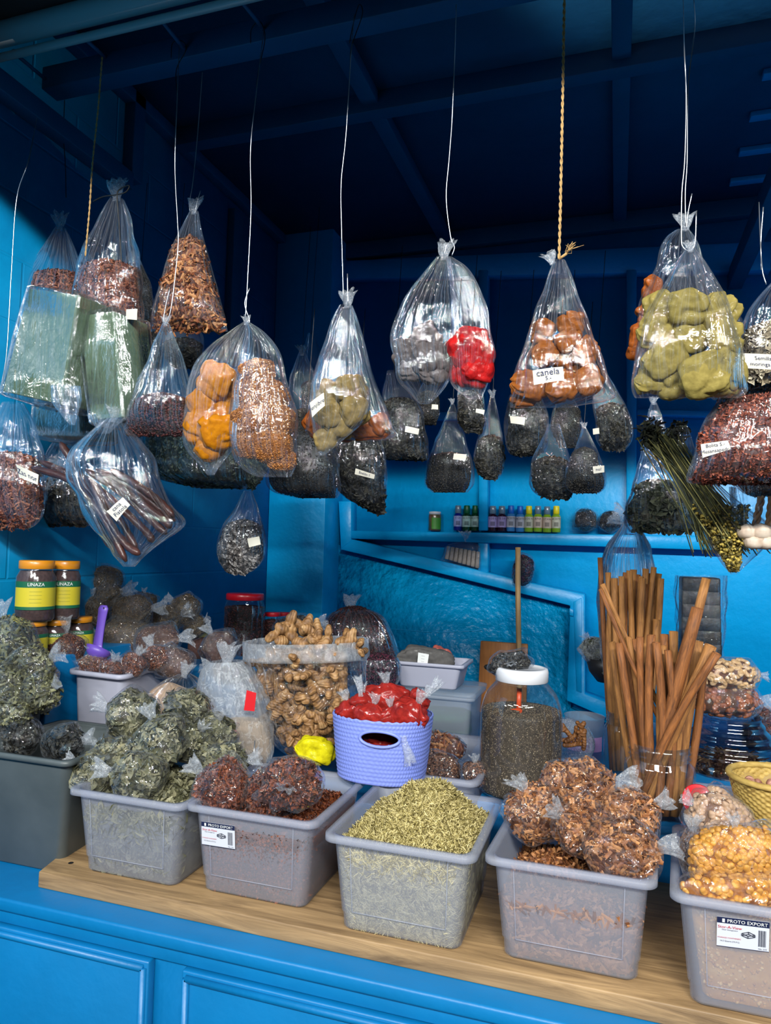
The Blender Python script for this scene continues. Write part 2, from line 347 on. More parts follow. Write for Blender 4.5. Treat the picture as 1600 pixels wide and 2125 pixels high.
# ------------------------------------------------------------------ bags
def interp_rows(rows, m):
    r = np.array(rows, float); t = np.concatenate([[0], np.cumsum(np.maximum(np.hypot(np.diff(r[:, 0]), np.diff((r[:, 1]+r[:, 2])/2)), 4))]); t /= t[-1]
    T = np.linspace(0, 1, m); P = smooth_path(np.column_stack([r, t]), 12)
    return T, np.stack([np.interp(T, P[:, 3], P[:, i]) for i in range(3)], 1)
def loft(rows, Y, flat=.6, n=150, m=46, pleat=.05, seed=0, shrink=1., top=None, lump=0., lscale=25, taper=8, yo=0., dmax=.12, wr=.004, sq=.85):
    """closed sleeve following px rows (y, xl, xr) at depth Y; a sealed lower edge"""
    T, R = interp_rows(rows, m)
    if top is not None:
        k0 = np.argmax(R[:, 0] >= top); R = R[k0:]; T = T[k0:]; m = len(T)
    g = np.random.default_rng(seed); a = np.linspace(0, 2*math.pi, n, endpoint=False)
    ks = g.integers(6, 44, 9); ph = g.uniform(0, 6.28, 9); tw = g.uniform(-3, 3, 9)
    V = []
    for i in range(m):
        y, xl, xr = R[i]; L_ = atY(xl, y, Y); Q = atY(xr, y, Y); c = (L_+Q)/2; h = (Q-L_)/2*shrink
        w = np.linalg.norm(h); t = T[i]
        d = min(w*flat, dmax)*(1-t**taper)*shrink+.0015
        f = sum(np.sin(k*a+p+b*t)/math.sqrt(9) for k, p, b in zip(ks, ph, tw))
        f = 1-np.abs(f)*1.6+.5
        rad = 1+pleat*f*(1.1-.6*t)
        ca, sa = np.cos(a), np.sin(a)
        X = np.sign(ca)*np.abs(ca)**sq*rad; D = np.sign(sa)*np.abs(sa)**sq*rad
        V.append(c + X[:, None]*h + D[:, None]*np.array([0, d, 0]) + np.array([0, yo, 0]))
    V = np.array(V); flatV = V.reshape(-1, 3)
    cen = np.repeat(V.mean(1), n, 0); out = flatV-cen; out /= np.linalg.norm(out, axis=1)[:, None]+1e-9
    env = np.repeat(np.minimum(1, np.linspace(.2, 2.5, m)), n)
    flatV = flatV+out*(wob(flatV, seed+5, 60)*wr*env)[:, None]
    if lump: flatV = flatV+out*(wob(flatV, seed+9, lscale)*lump)[:, None]
    fq = grid_faces(m, n)
    return flatV, fq, n, m
def plv(n, m):
    a = np.tile(np.linspace(0, 2*math.pi, n, endpoint=False), m); return np.stack([np.cos(a), np.sin(a), np.repeat(np.linspace(0, 1, m), n)], 1)
def ruffle(c, r, h, seed, R=np.eye(3), n=40, m=7, neck=.35):
    """bunched plastic above a knot"""
    g = np.random.default_rng(seed); a = np.linspace(0, 2*math.pi, n, endpoint=False); V = []
    k = g.integers(3, 9, 3); p = g.uniform(0, 6.28, 3)
    for i, t in enumerate(np.linspace(-.15, 1, m)):
        rr = r*(neck+(1-neck)*max(t, 0)**.8)*(1 if t > 0 else 1.25); f = sum(np.sin(kk*a+pp+1.5*t) for kk, pp in zip(k, p))/3
        V.append(np.stack([rr*np.cos(a)*(1+.55*f*max(t, .15))+r*.25*t*math.sin(seed+4*t), rr*np.sin(a)*(.4+.35*f*t), h*t*(.9+.16*f*t)+0*a], -1))
    V = np.concatenate(V) @ R.T + c
    return V, [grid_faces(m, n)]
def ang_axis(dx, dz, dy=0.):
    z = np.array([dx, dy, dz], float); z /= np.linalg.norm(z)
    x = np.cross([0, 1, 0.], z); 
    if np.linalg.norm(x) < .2: x = np.array([1., 0, 0])
    x /= np.linalg.norm(x); return np.stack([x, np.cross(z, x), z], -1)
def hang_bag(label, rows, Y, fill=None, ytop=None, seed=1, cat='bag', group=None, flat=.55, tuft=None, fm=None, name='plastic_bag', dens=1., pleat=.07, wr=.004, cap=2600, lump=.006, core=None, dmax=.12):
    r = rows[-1]; base = atY((r[1]+r[2])/2, r[0], Y)
    root = empty(name, base, label, cat, group)
    V, f, n, m = loft(rows, Y, flat, pleat=pleat, seed=seed, wr=wr, dmax=dmax)
    capf = (np.arange(n)+(m-1)*n)[None]
    mesh('film', V, [f, capf], fm or FILM, root, pl=plv(n, m))
    if tuft:
        px, py, s = tuft[:3]; k = mpp(px, py, Y); ax = ang_axis(*(tuft[3:5] if len(tuft) > 4 else (0, 1)))
        Vt, ft = ruffle(atY(px, py, Y), s*k*.55, s*k, seed+3, ax); mesh('knot', Vt, ft, TUFT, root)
    if fill:
        Vf, ff, n2, m2 = loft(rows, Y, flat, n=56, m=60, pleat=0, seed=seed+1, shrink=.93, top=ytop, lump=lump, lscale=45, wr=.002, dmax=dmax)
        mb = MB(); ring = Vf[:n2]; c = ring.mean(0); dome = [Vf]
        Vd = np.concatenate([c+(ring-c)*s+np.array([0, 0, h]) for s, h in ((.75, .012), (.4, .02), (.05, .024))])
        g2 = np.random.default_rng(seed); 
        k3 = len(Vf); V3 = np.vstack([Vf, Vd]); f3 = [ff, (grid_faces(3, n2)+k3)[:, ::-1]]
        j = np.arange(n2); br = np.stack([j, (j+1) % n2, k3+(j+1) % n2, k3+j], -1)[:, ::-1]; f3.append(br)
        allq = np.concatenate(f3)
        mb.add(V3, allq, .12+.1*wob(V3, seed, 300))
        add_flakes(mb, V3, allq, fill, seed+20, dens, cap)
        mb.build('filling', fillmat(fill), root, True)
    return root
def pillow(a, b, c, seed, n=34, m=20, e=.72, pinch=.62, lump=.035, pl=.10, ls=2.2):
    """gathered pouch; +z is the tied end"""
    g = np.random.default_rng(seed); u = np.linspace(0, 2*math.pi, n, endpoint=False); z = np.linspace(-1, 1, m)
    z = np.sin(z*math.pi/2); ks = g.integers(4, 12, 4); ph = g.uniform(0, 6.28, 4); V = []
    for zz in z:
        r = max(1-abs(zz)**3.2, 0)**.5
        if zz > pinch: r = max(r*(1-.55*((zz-pinch)/(1-pinch))**1.0), .05)
        f = sum(np.sin(k*u+p+zz*2) for k, p in zip(ks, ph))/2
        am = pl*np.clip((zz+.2), 0, 1)**1.5*1.6+.02
        rad = r*(1+am*f)
        cu, su = np.cos(u), np.sin(u)
        V.append(np.stack([a*rad*np.sign(cu)*abs(cu)**e, b*rad*np.sign(su)*abs(su)**e, c*zz+0*u], -1))
    V = np.concatenate(V); nv = V/np.array([a, b, c]); ln = np.linalg.norm(V, axis=1)[:, None]+1e-9
    V = V+V/ln*(wob(nv, seed+2, ls)*lump*min(a, b, c)*2)[:, None]
    f = grid_faces(m, n); return V, f
def pouch(label, c, abc, R, fill, seed, cat='bag', group=None, name='herb_bag', dens=1., cap=1000, tuft=.35, fm=None, e=.8, lump=.06, knot=True, pinch=.55):
    a, b, cc = abc; base = np.array(c)-np.array([0, 0, min(b, a, cc)])
    root = empty(name, base, label, cat, group)
    V, f = pillow(a*.93-.002, b*.93-.002, cc*.94, seed, e=e, lump=lump, pinch=pinch); V = V @ R.T + c
    mb = MB(); mb.add(V, f, .15+.1*wob(V, seed, 300)); add_flakes(mb, V, f, fill, seed+4, dens, cap); mb.build('filling', fillmat(fill), root, True)
    V, f = pillow(a*1.03+.003, b*1.03+.003, cc*1.02+.002, seed, n=64, m=32, e=e, lump=lump, pinch=pinch, pl=.13); V = V @ R.T + c
    ln = (V-c)/np.linalg.norm(V-c, axis=1)[:, None]; V = V+ln*(wob(V, seed+8, 110)*.0022)[:, None]
    mesh('film', V, f, fm or FILM2, root)
    if knot:
        s = cc*tuft*2; Vt, ft = ruffle(np.array(c)+R[:, 2]*cc*.93, s*.5, s, seed+6, R); mesh('knot', Vt, ft, TUFT, root)
    return root
def powder(name, c1, c2=None, sc=60, wr=.5, coat=.12):
    return mat(name, c1, c2 or tuple(x*.75 for x in c1), rough=.75, scale=sc, bump=wr, bscale=28, coat=coat, spec=.12)
def powder_pouch(label, c, abc, R, m, seed, cat='pouch', group=None, name='spice_pouch', knot=0., lump=.04, pl=.10, ls=2.2):
    V, f = pillow(*abc, seed, n=48, m=30, lump=lump, pl=pl, ls=ls); 
    V = V @ R.T + c; ln = (V-c)/np.linalg.norm(V-c, axis=1)[:, None]; w = wob(V, seed+8, 60); V = V-ln*(np.clip(1-abs(w)*3.0, 0, 1)*.0075)[:, None]; w = wob(V, seed+18, 130); V = V-ln*(np.clip(1-abs(w)*3, 0, 1)*.0026)[:, None]
    if not knot:
        o = mesh(name, V, f, m); return tag(o, label, cat, group)
    root = empty(name, np.array(c)-[0, 0, min(abc)], label, cat, group)
    mesh('body', V, f, m, root); s = abc[2]*knot*2
    Vt, ft = ruffle(np.array(c)+R[:, 2]*abc[2]*.93, s*.45, s, seed+6, R); mesh('knot', Vt, ft, TUFT, root)
    return root
def ppx(px, py, Y, w, h, ang=0., tilt=0., thick=.8):
    """centre, semi-axes and frame of a pouch seen w x h px; ang = direction of its tie in the picture plane (deg, 0 up, + to the left); tilt>0 leans the tie towards the viewer"""
    k = mpp(px, py, Y); c = atY(px, py, Y); s_, c_ = abs(math.sin(math.radians(ang))), abs(math.cos(math.radians(ang)))
    s_, c_ = s_/(s_+c_), c_/(s_+c_); a, cc = (w*c_+h*s_)*k/2, (h*c_+w*s_)*k/2
    R = Rz(YAW*.6) @ Ry(math.radians(-ang)) @ Rx(math.radians(tilt))
    return c, (a, min(a, cc)*thick, cc), R
# ------------------------------------------------------------------ text and stickers
def text(s, P, right, up, h, mat_, parent, name='lettering', depth=.0004, align='CENTER', shear=0.):
    cu = bpy.data.curves.new(name, 'FONT'); cu.body = s; cu.size = 1; cu.align_x = align; cu.align_y = 'CENTER'; cu.shear = shear; cu.resolution_u = 2
    o = bpy.data.objects.new(name, cu); COL.objects.link(o); dg = bpy.context.evaluated_depsgraph_get()
    me = o.evaluated_get(dg).to_mesh(); V = np.array([v.co[:] for v in me.vertices]); F_ = [np.array([p.vertices[:]]) for p in me.polygons]
    o.to_mesh_clear(); bpy.data.objects.remove(o); bpy.data.curves.remove(cu)
    if len(V) == 0: return None
    right = np.array(right)/np.linalg.norm(right); up = np.array(up)/np.linalg.norm(up)
    W = np.array(P)+V[:, 0, None]*right*h+V[:, 1, None]*up*h
    by = {}
    for f in F_: by.setdefault(f.shape[1], []).append(f)
    return mesh(name, W, [np.concatenate(v) for v in by.values()], mat_, parent, False)
def sticker(quad, Y, parent, lines=(), m=None, ink=None, name='paper_label', label=None, hs=.3, bend=.0):
    """quad px TL,TR,BR,BL on the front of a bag at depth Y; Y may be 4 values"""
    Ys = [Y]*4 if np.isscalar(Y) else Y
    P = [atY(x, y, yy) for (x, y), yy in zip(quad, Ys)]
    nn = 7; V = []
    nrm = np.cross(P[1]-P[0], P[3]-P[0]); nrm /= np.linalg.norm(nrm); 
    if nrm[1] > 0: nrm = -nrm
    for i in range(nn):
        t = i/(nn-1); off = nrm*(1-(2*t-1)**2)*bend
        V += [P[0]*(1-t)+P[1]*t+off, P[3]*(1-t)+P[2]*t+off]
    V = np.array(V); V = np.vstack([V, V-nrm*.0006]); j = np.arange(nn-1)*2
    f = np.stack([j, j+1, j+3, j+2], -1)
    o = mesh(name, V, [f, f[:, ::-1]+nn*2], m or PAPER, parent, False)
    if label: o['label'] = label
    r = P[1]-P[0]; u = P[0]-P[3]; H = np.linalg.norm(u)
    for i, (s, fr) in enumerate(lines):
        c = sum(P)/4+u*((len(lines)-1)/2-i)*(.8/len(lines))+nrm*(bend+.0012)
        text(s, c, r, u, H*fr, ink or INK, o)
    return o
# ------------------------------------------------------------------ tubs
def rsq(n=10, r=.22):
    """rounded square loop -1..1"""
    P = []
    for cx, cy, a0 in ((1-r, 1-r, 0), (-1+r, 1-r, 90), (-1+r, -1+r, 180), (1-r, -1+r, 270)):
        for t in np.linspace(0, 90, n): P.append((cx+r*math.cos(math.radians(a0+t)), cy+r*math.sin(math.radians(a0+t))))
    return np.array(P)
def bil(C4, S):
    """C4 corners FL, FR, BR, BL (xy); S in -1..1, y=-1 front"""
    u = (S[:, 0, None]+1)/2; v = (S[:, 1, None]+1)/2; C4 = np.array(C4, float)
    return (C4[0]*(1-u)+C4[1]*u)*(1-v)+(C4[3]*(1-u)+C4[2]*u)*v
def tub(label, C4, z0, z1, taper=.86, m=None, name='storage_box', cat='storage box', group=None, lip=.014, th=.0025, r=.16, step=True, ridge=True, rimdip=0.):
    C4 = np.array(C4, float); cen = C4.mean(0); root = empty(name, (*cen, z0), label, cat, group)
    S = rsq(10, r); W = np.linalg.norm(C4[1]-C4[0]); inner = 1-2*lip/W
    def ring(s, z, dz=0.):
        xy = bil(C4, S*s) if s <= 1 else cen+(bil(C4, S)-cen)*s
        zz = np.full(len(xy), z)
        if dz: zz = zz-dz*np.clip((abs(S[:, 0]) < .55)*(S[:, 1] < -.9)*1.0+(abs(S[:, 0]) < .55)*(S[:, 1] > .9), 0, 1)
        return np.column_stack([xy, zz])
    n = len(S)
    H = z1-z0; kk = [(taper*.96*inner, z0), (taper*inner, z0+.006)]
    if step: kk += [((taper+.012)*inner, z0+H*.17), ((taper+.03)*inner, z0+H*.19)]
    kk += [(inner*.985, z1-.012), (inner, z1-.006), (inner, z1)]
    outer = [ring(s, z) for s, z in kk]
    inn = [ring(s-2*th/W, z if i else z+th) for i, (s, z) in enumerate(kk)][::-1]
    V = np.concatenate(outer+inn); f = [grid_faces(len(kk)*2, n), np.arange(n)[::-1][None], (np.arange(n)+(len(kk)*2-1)*n)[None]]
    mesh('body', V, f, m or TUB, root)
    rs = [ring(inner*.995, z1-.001), ring(inner*1.0, z1+.003), ring(1., z1+.003), ring(1.002, z1-.004, .006), ring(1.001, z1-.010, .006), ring(.995, z1-.010, .006), ring(.993, z1-.001), ring(inner, z1-.001)]
    V = np.concatenate(rs); mesh('rim', V, [grid_faces(len(rs), n)], m or TUB, root)
    if ridge:     # thin moulded frame on the front wall
        mb = MB(); q = []
        for uu, vv in ((-.72, .9), (.72, .9), (.74, .22), (-.74, .22)):
            sc = (taper+.03)*inner+(1-taper-.03)*inner*vv*.9; p = bil(C4, np.array([[uu*sc, -sc]]))[0]
            q.append(np.array([*p, z0+H*vv])+np.array([0, -.0012, 0]))
        for i, j in ((0, 3), (1, 2), (3, 2)):
            mb.add(*tube([q[i], q[j]], .0011, 5))
        mb.build('moulded_line', m or TUB, root, True)
    return root
def heap(C4, z0, z1, taper, fill, seed, crown=0., crownpos=(0, 0), m=None, parent=None, name='loose_filling', dens=1., cap=5000, shrink=.955, lip=.014, rough=.006, spread=.45, size=1., top_only_flakes=False):
    """material filling a tub up to z1 with an optional heap"""
    C4 = np.array(C4, float); W = np.linalg.norm(C4[1]-C4[0]); inner = (1-2*lip/W)*shrink
    S = rsq(8, .2); n = len(S); rings = []
    for t in np.linspace(0, 1, 9):
        s = (taper+(1-taper)*t)*inner; rings.append(np.column_stack([bil(C4, S*s), np.full(n, z0+.006+(z1-z0-.006)*t)]))
    base = rings[-1]
    for s in np.linspace(.94, .02, 16):
        xy = bil(C4, S*inner*s); d = ((S*s-np.array(crownpos))**2).sum(1); zz = z1+crown*np.exp(-d/spread)*(1-s**4)
        zz = zz+wob(np.column_stack([xy, zz]), seed, 60)*rough; rings.append(np.column_stack([xy, zz]))
    V = np.concatenate(rings); f = grid_faces(len(rings), n)
    mb = MB(); mb.add(V, f, .42+.25*wob(V, seed+3, 120)); mb.add(V[-n:], [np.arange(n)[None]])
    k, s_, rho, _ = FILL[fill]; A, B, C_, D = (V[f[:, i]] for i in range(4)); area = .5*np.linalg.norm(np.cross(C_-A, D-B), axis=1).sum()
    nn = int(min(cap, area*rho*dens)); cn = np.cross(C_-A, D-B); sg = 1. if ((A-V.mean(0))*cn).sum() > 0 else -1.
    P, nm = sample(V, f, nn, seed, lambda q: np.clip(q[:, 2]*sg, 0, 1)*2.5+np.clip(-q[:, 1]*sg, 0, 1)+.1); nm = nm*sg
    up = nm[:, 2:3] > .5
    iu = up[:, 0]; cen_ = np.array(C4).mean(0)
    for sel, j_, l_ in ((iu, .6, .002), (~iu, .06, -.0005)):
        if j_ > .5: P[sel, :2] = cen_[None]+(P[sel, :2]-cen_)*.94
        if sel.sum(): v, ff, t = flakes(k, P[sel]+nm[sel]*l_, s_*size, seed+1+int(j_ < .5), nm[sel], j_); mb.add(v, ff, t)
    return mb.build(name, m or fillmat(fill), parent, True), V
ORD = ['first', 'second', 'third', 'fourth', 'fifth', 'sixth', 'seventh', 'eighth', 'ninth']
def place_words(pts, gap):
    """words for each of a pile's members from its rows (top to bottom) and order in the row"""
    idx = sorted(range(len(pts)), key=lambda i: pts[i][1]); rows = []
    for i in idx:
        if rows and pts[i][1]-pts[rows[-1][0]][1] < gap: rows[-1].append(i)
        else: rows.append([i])
    out = [None]*len(pts)
    for r, row in enumerate(rows):
        row.sort(key=lambda i: pts[i][0]); rn = 'top row' if r == 0 else ('bottom row' if r == len(rows)-1 else ORD[r]+' row')
        if len(rows) == 1: rn = 'in a row'
        for j, i in enumerate(row):
            out[i] = rn+('' if len(row) == 1 else (', leftmost' if j == 0 else (', rightmost' if j == len(row)-1 else ', '+ORD[j]+' along')))
    return out
def inner_pouches(lst, Y, what, m, group, seed, cat='pouch', name='spice_pouch', gap=40, thick=.62, knot=0., grow=1.22, **kw):
    """lst (px,py,w,h,ang,dY)"""
    pw = place_words([(q[0], q[1]) for q in lst], gap)
    for i, q in enumerate(lst):
        dY = q[5] if len(q) > 5 else 0.
        c, abc, R = ppx(q[0], q[1], Y+dY, q[2]*grow, q[3]*grow, q[4], 10, thick)
        powder_pouch(what+(', '+pw[i] if len(lst) > 1 else ''), c, abc, R, m, seed+i*7, cat, group, name, knot=knot, **kw)
def wire(label, pts, Y, r=.0013, m=None, name='hanging_wire', cat='wire', group='wires holding the bags', extra=()):
    if not hasattr(Y, '__len__'): Y = [Y]*len(pts)
    mb = MB(); P = smooth_path([atY(x, y, yy) for (x, y), yy in zip(pts, Y)], 6); mb.add(*tube(P, r, 6))
    for e in extra: mb.add(*tube(smooth_path([atY(x, y, Y[-1]) for x, y in e], 6), r, 6))
    o = mb.build(name, m or METAL, None, True); return tag(o, label, cat, group)
def poly_px(name, pts, Y0, Y1, m, parent=None, kind=None, bev=.004):
    A = np.array([atY(x, y, Y0) for x, y in pts]); B = A.copy(); B[:, 1] = Y1; n = len(A)
    s = sum(A[i][0]*A[(i+1) % n][2]-A[(i+1) % n][0]*A[i][2] for i in range(n))
    if s < 0: A, B = A[::-1], B[::-1]
    V = np.vstack([A, B]); j = np.arange(n); k = (j+1) % n
    o = mesh(name, V, [np.arange(n)[None], (np.arange(n)+n)[::-1][None], np.stack([k, j, j+n, k+n], -1)], m, parent, False)
    if kind: o['kind'] = kind
    if bev: bevel(o, bev, 1)
    return o
def boxo(name, lo, hi, m, parent=None, kind=None, bev=.003):
    lo, hi = np.minimum(lo, hi), np.maximum(lo, hi)
    o = MB().box(lo, hi).build(name, m, parent)
    if kind: o['kind'] = kind
    if bev: bevel(o, bev, 2)
    return o
# ================================================================== SETTING
KS = 1.5/1.35
def W(x=None, y=None, z=None): return [None if v is None else (v*KS if i < 2 else 1.6+(v-1.6)*KS) for i, v in enumerate((x, y, z))]
def S_(o): o['kind'] = 'structure'; return o
def sb(name, lo, hi, m, bev=.003): return boxo(name, lo, hi, m, kind='structure', bev=bev)
def wx(v): return v*KS
def wz(v): return 1.6+(v-1.6)*KS
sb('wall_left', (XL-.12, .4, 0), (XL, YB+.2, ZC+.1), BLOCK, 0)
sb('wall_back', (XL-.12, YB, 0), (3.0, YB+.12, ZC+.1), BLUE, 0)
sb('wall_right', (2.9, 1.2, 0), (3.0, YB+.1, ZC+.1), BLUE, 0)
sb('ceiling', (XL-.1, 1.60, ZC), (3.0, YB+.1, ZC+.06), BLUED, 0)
sb('floor', (-6, -7, -.06), (6, YB+.2, 0), mat('dark_floor', (.03, .03, .035), rough=.5), 0)
PY = 3.64
sb('pillar', (XL, PY, 0), (atY(670, 1200, PY)[0], YB, ZC), BLUE)
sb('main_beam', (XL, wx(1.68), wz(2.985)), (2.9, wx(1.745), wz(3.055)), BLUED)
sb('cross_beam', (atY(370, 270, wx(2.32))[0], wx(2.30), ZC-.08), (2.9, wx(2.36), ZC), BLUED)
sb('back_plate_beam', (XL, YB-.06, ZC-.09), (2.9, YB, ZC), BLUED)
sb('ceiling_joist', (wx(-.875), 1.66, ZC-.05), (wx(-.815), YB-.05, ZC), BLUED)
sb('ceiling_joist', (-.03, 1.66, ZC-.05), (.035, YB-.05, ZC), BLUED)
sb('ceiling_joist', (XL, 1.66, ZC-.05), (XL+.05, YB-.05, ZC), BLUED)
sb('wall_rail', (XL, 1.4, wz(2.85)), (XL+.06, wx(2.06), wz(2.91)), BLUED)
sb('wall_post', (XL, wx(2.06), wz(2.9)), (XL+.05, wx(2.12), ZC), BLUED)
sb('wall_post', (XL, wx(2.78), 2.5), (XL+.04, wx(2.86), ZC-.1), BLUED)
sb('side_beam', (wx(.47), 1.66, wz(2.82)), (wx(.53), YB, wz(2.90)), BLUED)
for i in range(6):
    y = wx(2.30+i*.24)
    sb('painted_light_slit', (wx(.45), y, ZC-.022), (2.8, y+.045, ZC), BLUE)  # brighter blue strips stand in for light slits between the ceiling planks
FY, FZ = wx(1.45), wz(2.975)
mb = MB(); mb.add(*tube([(-2.6, FY, FZ), (2.9, FY, FZ)], .034, 20)); mb.add(*tube([(-2.6, FY+.02, FZ-.055), (2.9, FY+.02, FZ-.055)], .012, 10))
o = mb.build('shutter_tube', mat('grey_painted_steel', lin(150, 156, 156), rough=.45), None, True); S_(o)
sb('awning_ceiling', (-3.4, AWN_Y, FZ+.02), (3.4, FY+.04, FZ+.30), mat('black_void', (.004, .004, .005), rough=.9), 0)
Fy = YB-.09
def fr(name, pts, y0=Fy): return poly_px(name, pts, y0, YB, BLUE, None, 'structure')
fr('shelf_board', [(728, 1101), (1520, 1113), (1520, 1143), (728, 1118)])
fr('wall_stile', [(993, 560), (1012, 560), (1012, 1101), (993, 1101)], Fy+.01)
fr('wall_stile', [(992, 1112), (1013, 1112), (1013, 1200), (992, 1200)], Fy+.01)
fr('wall_stile', [(702, 1040), (729, 1040), (729, 1128), (707, 1142)], Fy)
fr('wall_stile', [(1300, 560), (1321, 560), (1321, 1108), (1300, 1108)], Fy+.01)
fr('wall_rail', [(1321, 848), (1480, 852), (1480, 865), (1321, 860)], Fy+.02)
fr('wall_rail', [(700, 850), (995, 856), (995, 872), (700, 868)], Fy+.03)
fr('wall_rail', [(620, 545), (1600, 500), (1600, 560), (620, 580)], Fy+.02)
fr('sloped_trim', [(705, 1140), (730, 1119), (1081, 1205), (1214, 1233), (1214, 1440), (1262, 1458), (1262, 1492), (1176, 1454), (1183, 1257), (1070, 1229), (877, 1181)], Fy-.01)
poly_px('sloped_trim_bead', [(1190, 1249), (1207, 1240), (1207, 1438), (1196, 1434)], Fy-.014, Fy, BLUE, None, 'structure', .002)
poly_px('rough_panel', [(690, 1128), (1190, 1250), (1184, 1470), (1320, 1530), (1320, 1640), (690, 1640)], YB-.035, YB, BLUER, None, 'structure', 0)
mb = MB(); mb.add(*tube(smooth_path([atY(x, y, YB-.034) for x, y in ((705, 1313), (800, 1305), (900, 1312), (1000, 1308))], 6), .004, 6))
S_(mb.build('board_seam', BLUER, None, True))
poly_px('hinge', [(1182, 1262), (1190, 1266), (1190, 1279), (1182, 1277)], Fy-.02, Fy, BLUE, None, 'structure', .001)
# ------------------------------------------------------------------ counter
ctr = empty('market_counter', (0, 1.4, 0), 'blue painted wooden counter with panelled front under the pine plank', 'counter')
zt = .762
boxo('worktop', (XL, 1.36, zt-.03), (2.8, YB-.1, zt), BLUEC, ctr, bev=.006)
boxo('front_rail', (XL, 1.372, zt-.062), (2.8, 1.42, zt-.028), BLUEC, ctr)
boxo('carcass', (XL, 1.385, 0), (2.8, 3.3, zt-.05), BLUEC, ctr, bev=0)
for x0, x1 in ((-1.80, -.953), (-.87, .1), (.18, 1.1)):
    z1 = .698
    d = boxo('door', (x0, 1.360, .12), (x1, 1.386, z1), BLUEC, ctr, bev=.004)
    mb = MB()
    for a, b in (((x0+.012, z1-.014), (x1-.012, z1-.014)), ((x0+.012, z1-.014), (x0+.012, .2)), ((x1-.012, z1-.014), (x1-.012, .2))):
        mb.add(*tube([(a[0], 1.358, a[1]), (b[0], 1.358, b[1])], .008, 10))
    mb.build('moulding', BLUEC, d, True)
P_ = MB(); V = np.array([[-1.325, 1.432], [2.2, 1.40], [2.2, 1.93], [-1.40, 1.93], [-1.37, 1.62]])
n = len(V); j = np.arange(n); k = (j+1) % n
P_.add(np.vstack([np.column_stack([V, np.full(n, zt)]), np.column_stack([V, np.full(n, ZP)])]), [np.arange(n)[::-1][None], (np.arange(n)+n)[None], np.stack([j, k, k+n, j+n], -1)])
o = P_.build('wooden_plank', PLANK); bevel(o, .003, 2); tag(o, 'thick pale pine plank lying along the front of the blue counter', 'plank')
mb = MB(); mb.add(*lathe([(.0065, ZP+.0006), (.0001, ZP+.0008)], (atZ(147, 1791, ZP)[0], atZ(147, 1791, ZP)[1], 0), 14, cap0=False)); kn = mb.build('knot_hole', DARKM, o)

def riser(x0, y0, z1, x1, y1, label):
    o = boxo('wooden_riser', (x0, y0, zt), (x1, y1, z1), BLUEC, bev=.004); tag(o, label, 'riser')

# ------------------------------------------------------------------ light and camera
def area(name, loc, rot, sx, sy, power, col=(1, 1, 1)):
    l = bpy.data.lights.new(name, 'AREA'); l.shape = 'RECTANGLE'; l.size = sx; l.size_y = sy; l.energy = power; l.color = col
    o = bpy.data.objects.new(name, l); COL.objects.link(o); o.location = loc; o.rotation_euler = rot; return o
def aim(loc, to=(0, 2.0, 1.3)):
    return (Vector(to)-Vector(loc)).to_track_quat('-Z', 'Y').to_euler()
for nm, loc, sx, p in (('hall_and_glint_lamp', (1.3, -3.0, 4.15), 1.5, 330), ('hall_and_glint_lamp', (-1.2, -3.6, 4.35), 1.5, 200), ('hall_and_glint_lamp', (2.9, -4.5, 4.62), 2.0, 300), ('hall_and_glint_lamp', (3.6, -2.6, 4.05), 1.2, 90), ('hall_and_glint_lamp', (-3.4, -4.0, 4.45), 1.8, 170), ('hall_and_glint_lamp', (-5.6, -3.0, 4.2), 1.8, 170), ('hall_and_glint_lamp', (.2, -5.2, 4.8), 1.5, 130)):  # the weaker lamps are unseen additions that give the film more glints
    area(nm, loc, aim(loc), sx, .07, p*LAMP, (1.0, 1.0, .97))
w = bpy.data.worlds.new('hall'); scene.world = w; w.use_nodes = True
w.node_tree.nodes['Background'].inputs[0].default_value = (.75, .9, 1, 1); w.node_tree.nodes['Background'].inputs[1].default_value = AMB
cam = bpy.data.cameras.new('camera'); co = bpy.data.objects.new('camera', cam); COL.objects.link(co); scene.camera = co
cam.sensor_fit = 'HORIZONTAL'; cam.sensor_width = 36; cam.lens = F/1600*36; cam.clip_start = .05
from mathutils import Matrix
co.matrix_world = Matrix([[*RC[0], EYE[0]], [*RC[1], EYE[1]], [*RC[2], EYE[2]], [0, 0, 0, 1]])
vs = scene.view_settings; vs.view_transform = 'Standard'; vs.look = 'None'; vs.gamma = 1; vs.exposure = EXPO; vs.use_curve_mapping = False
cy = scene.cycles; cy.transparent_max_bounces = 24; cy.max_bounces = 7; cy.transmission_bounces = 6; cy.glossy_bounces = 3; cy.diffuse_bounces = 3
cy.caustics_reflective = False; cy.caustics_refractive = False; cy.use_denoising = True; cy.adaptive_threshold = .03; cy.sample_clamp_indirect = 4
# ================================================================== HANGING GOODS
YH = 1.66
G1 = 'clear bags hung in the front row'
GB = 'dark herb bags hung along the back'
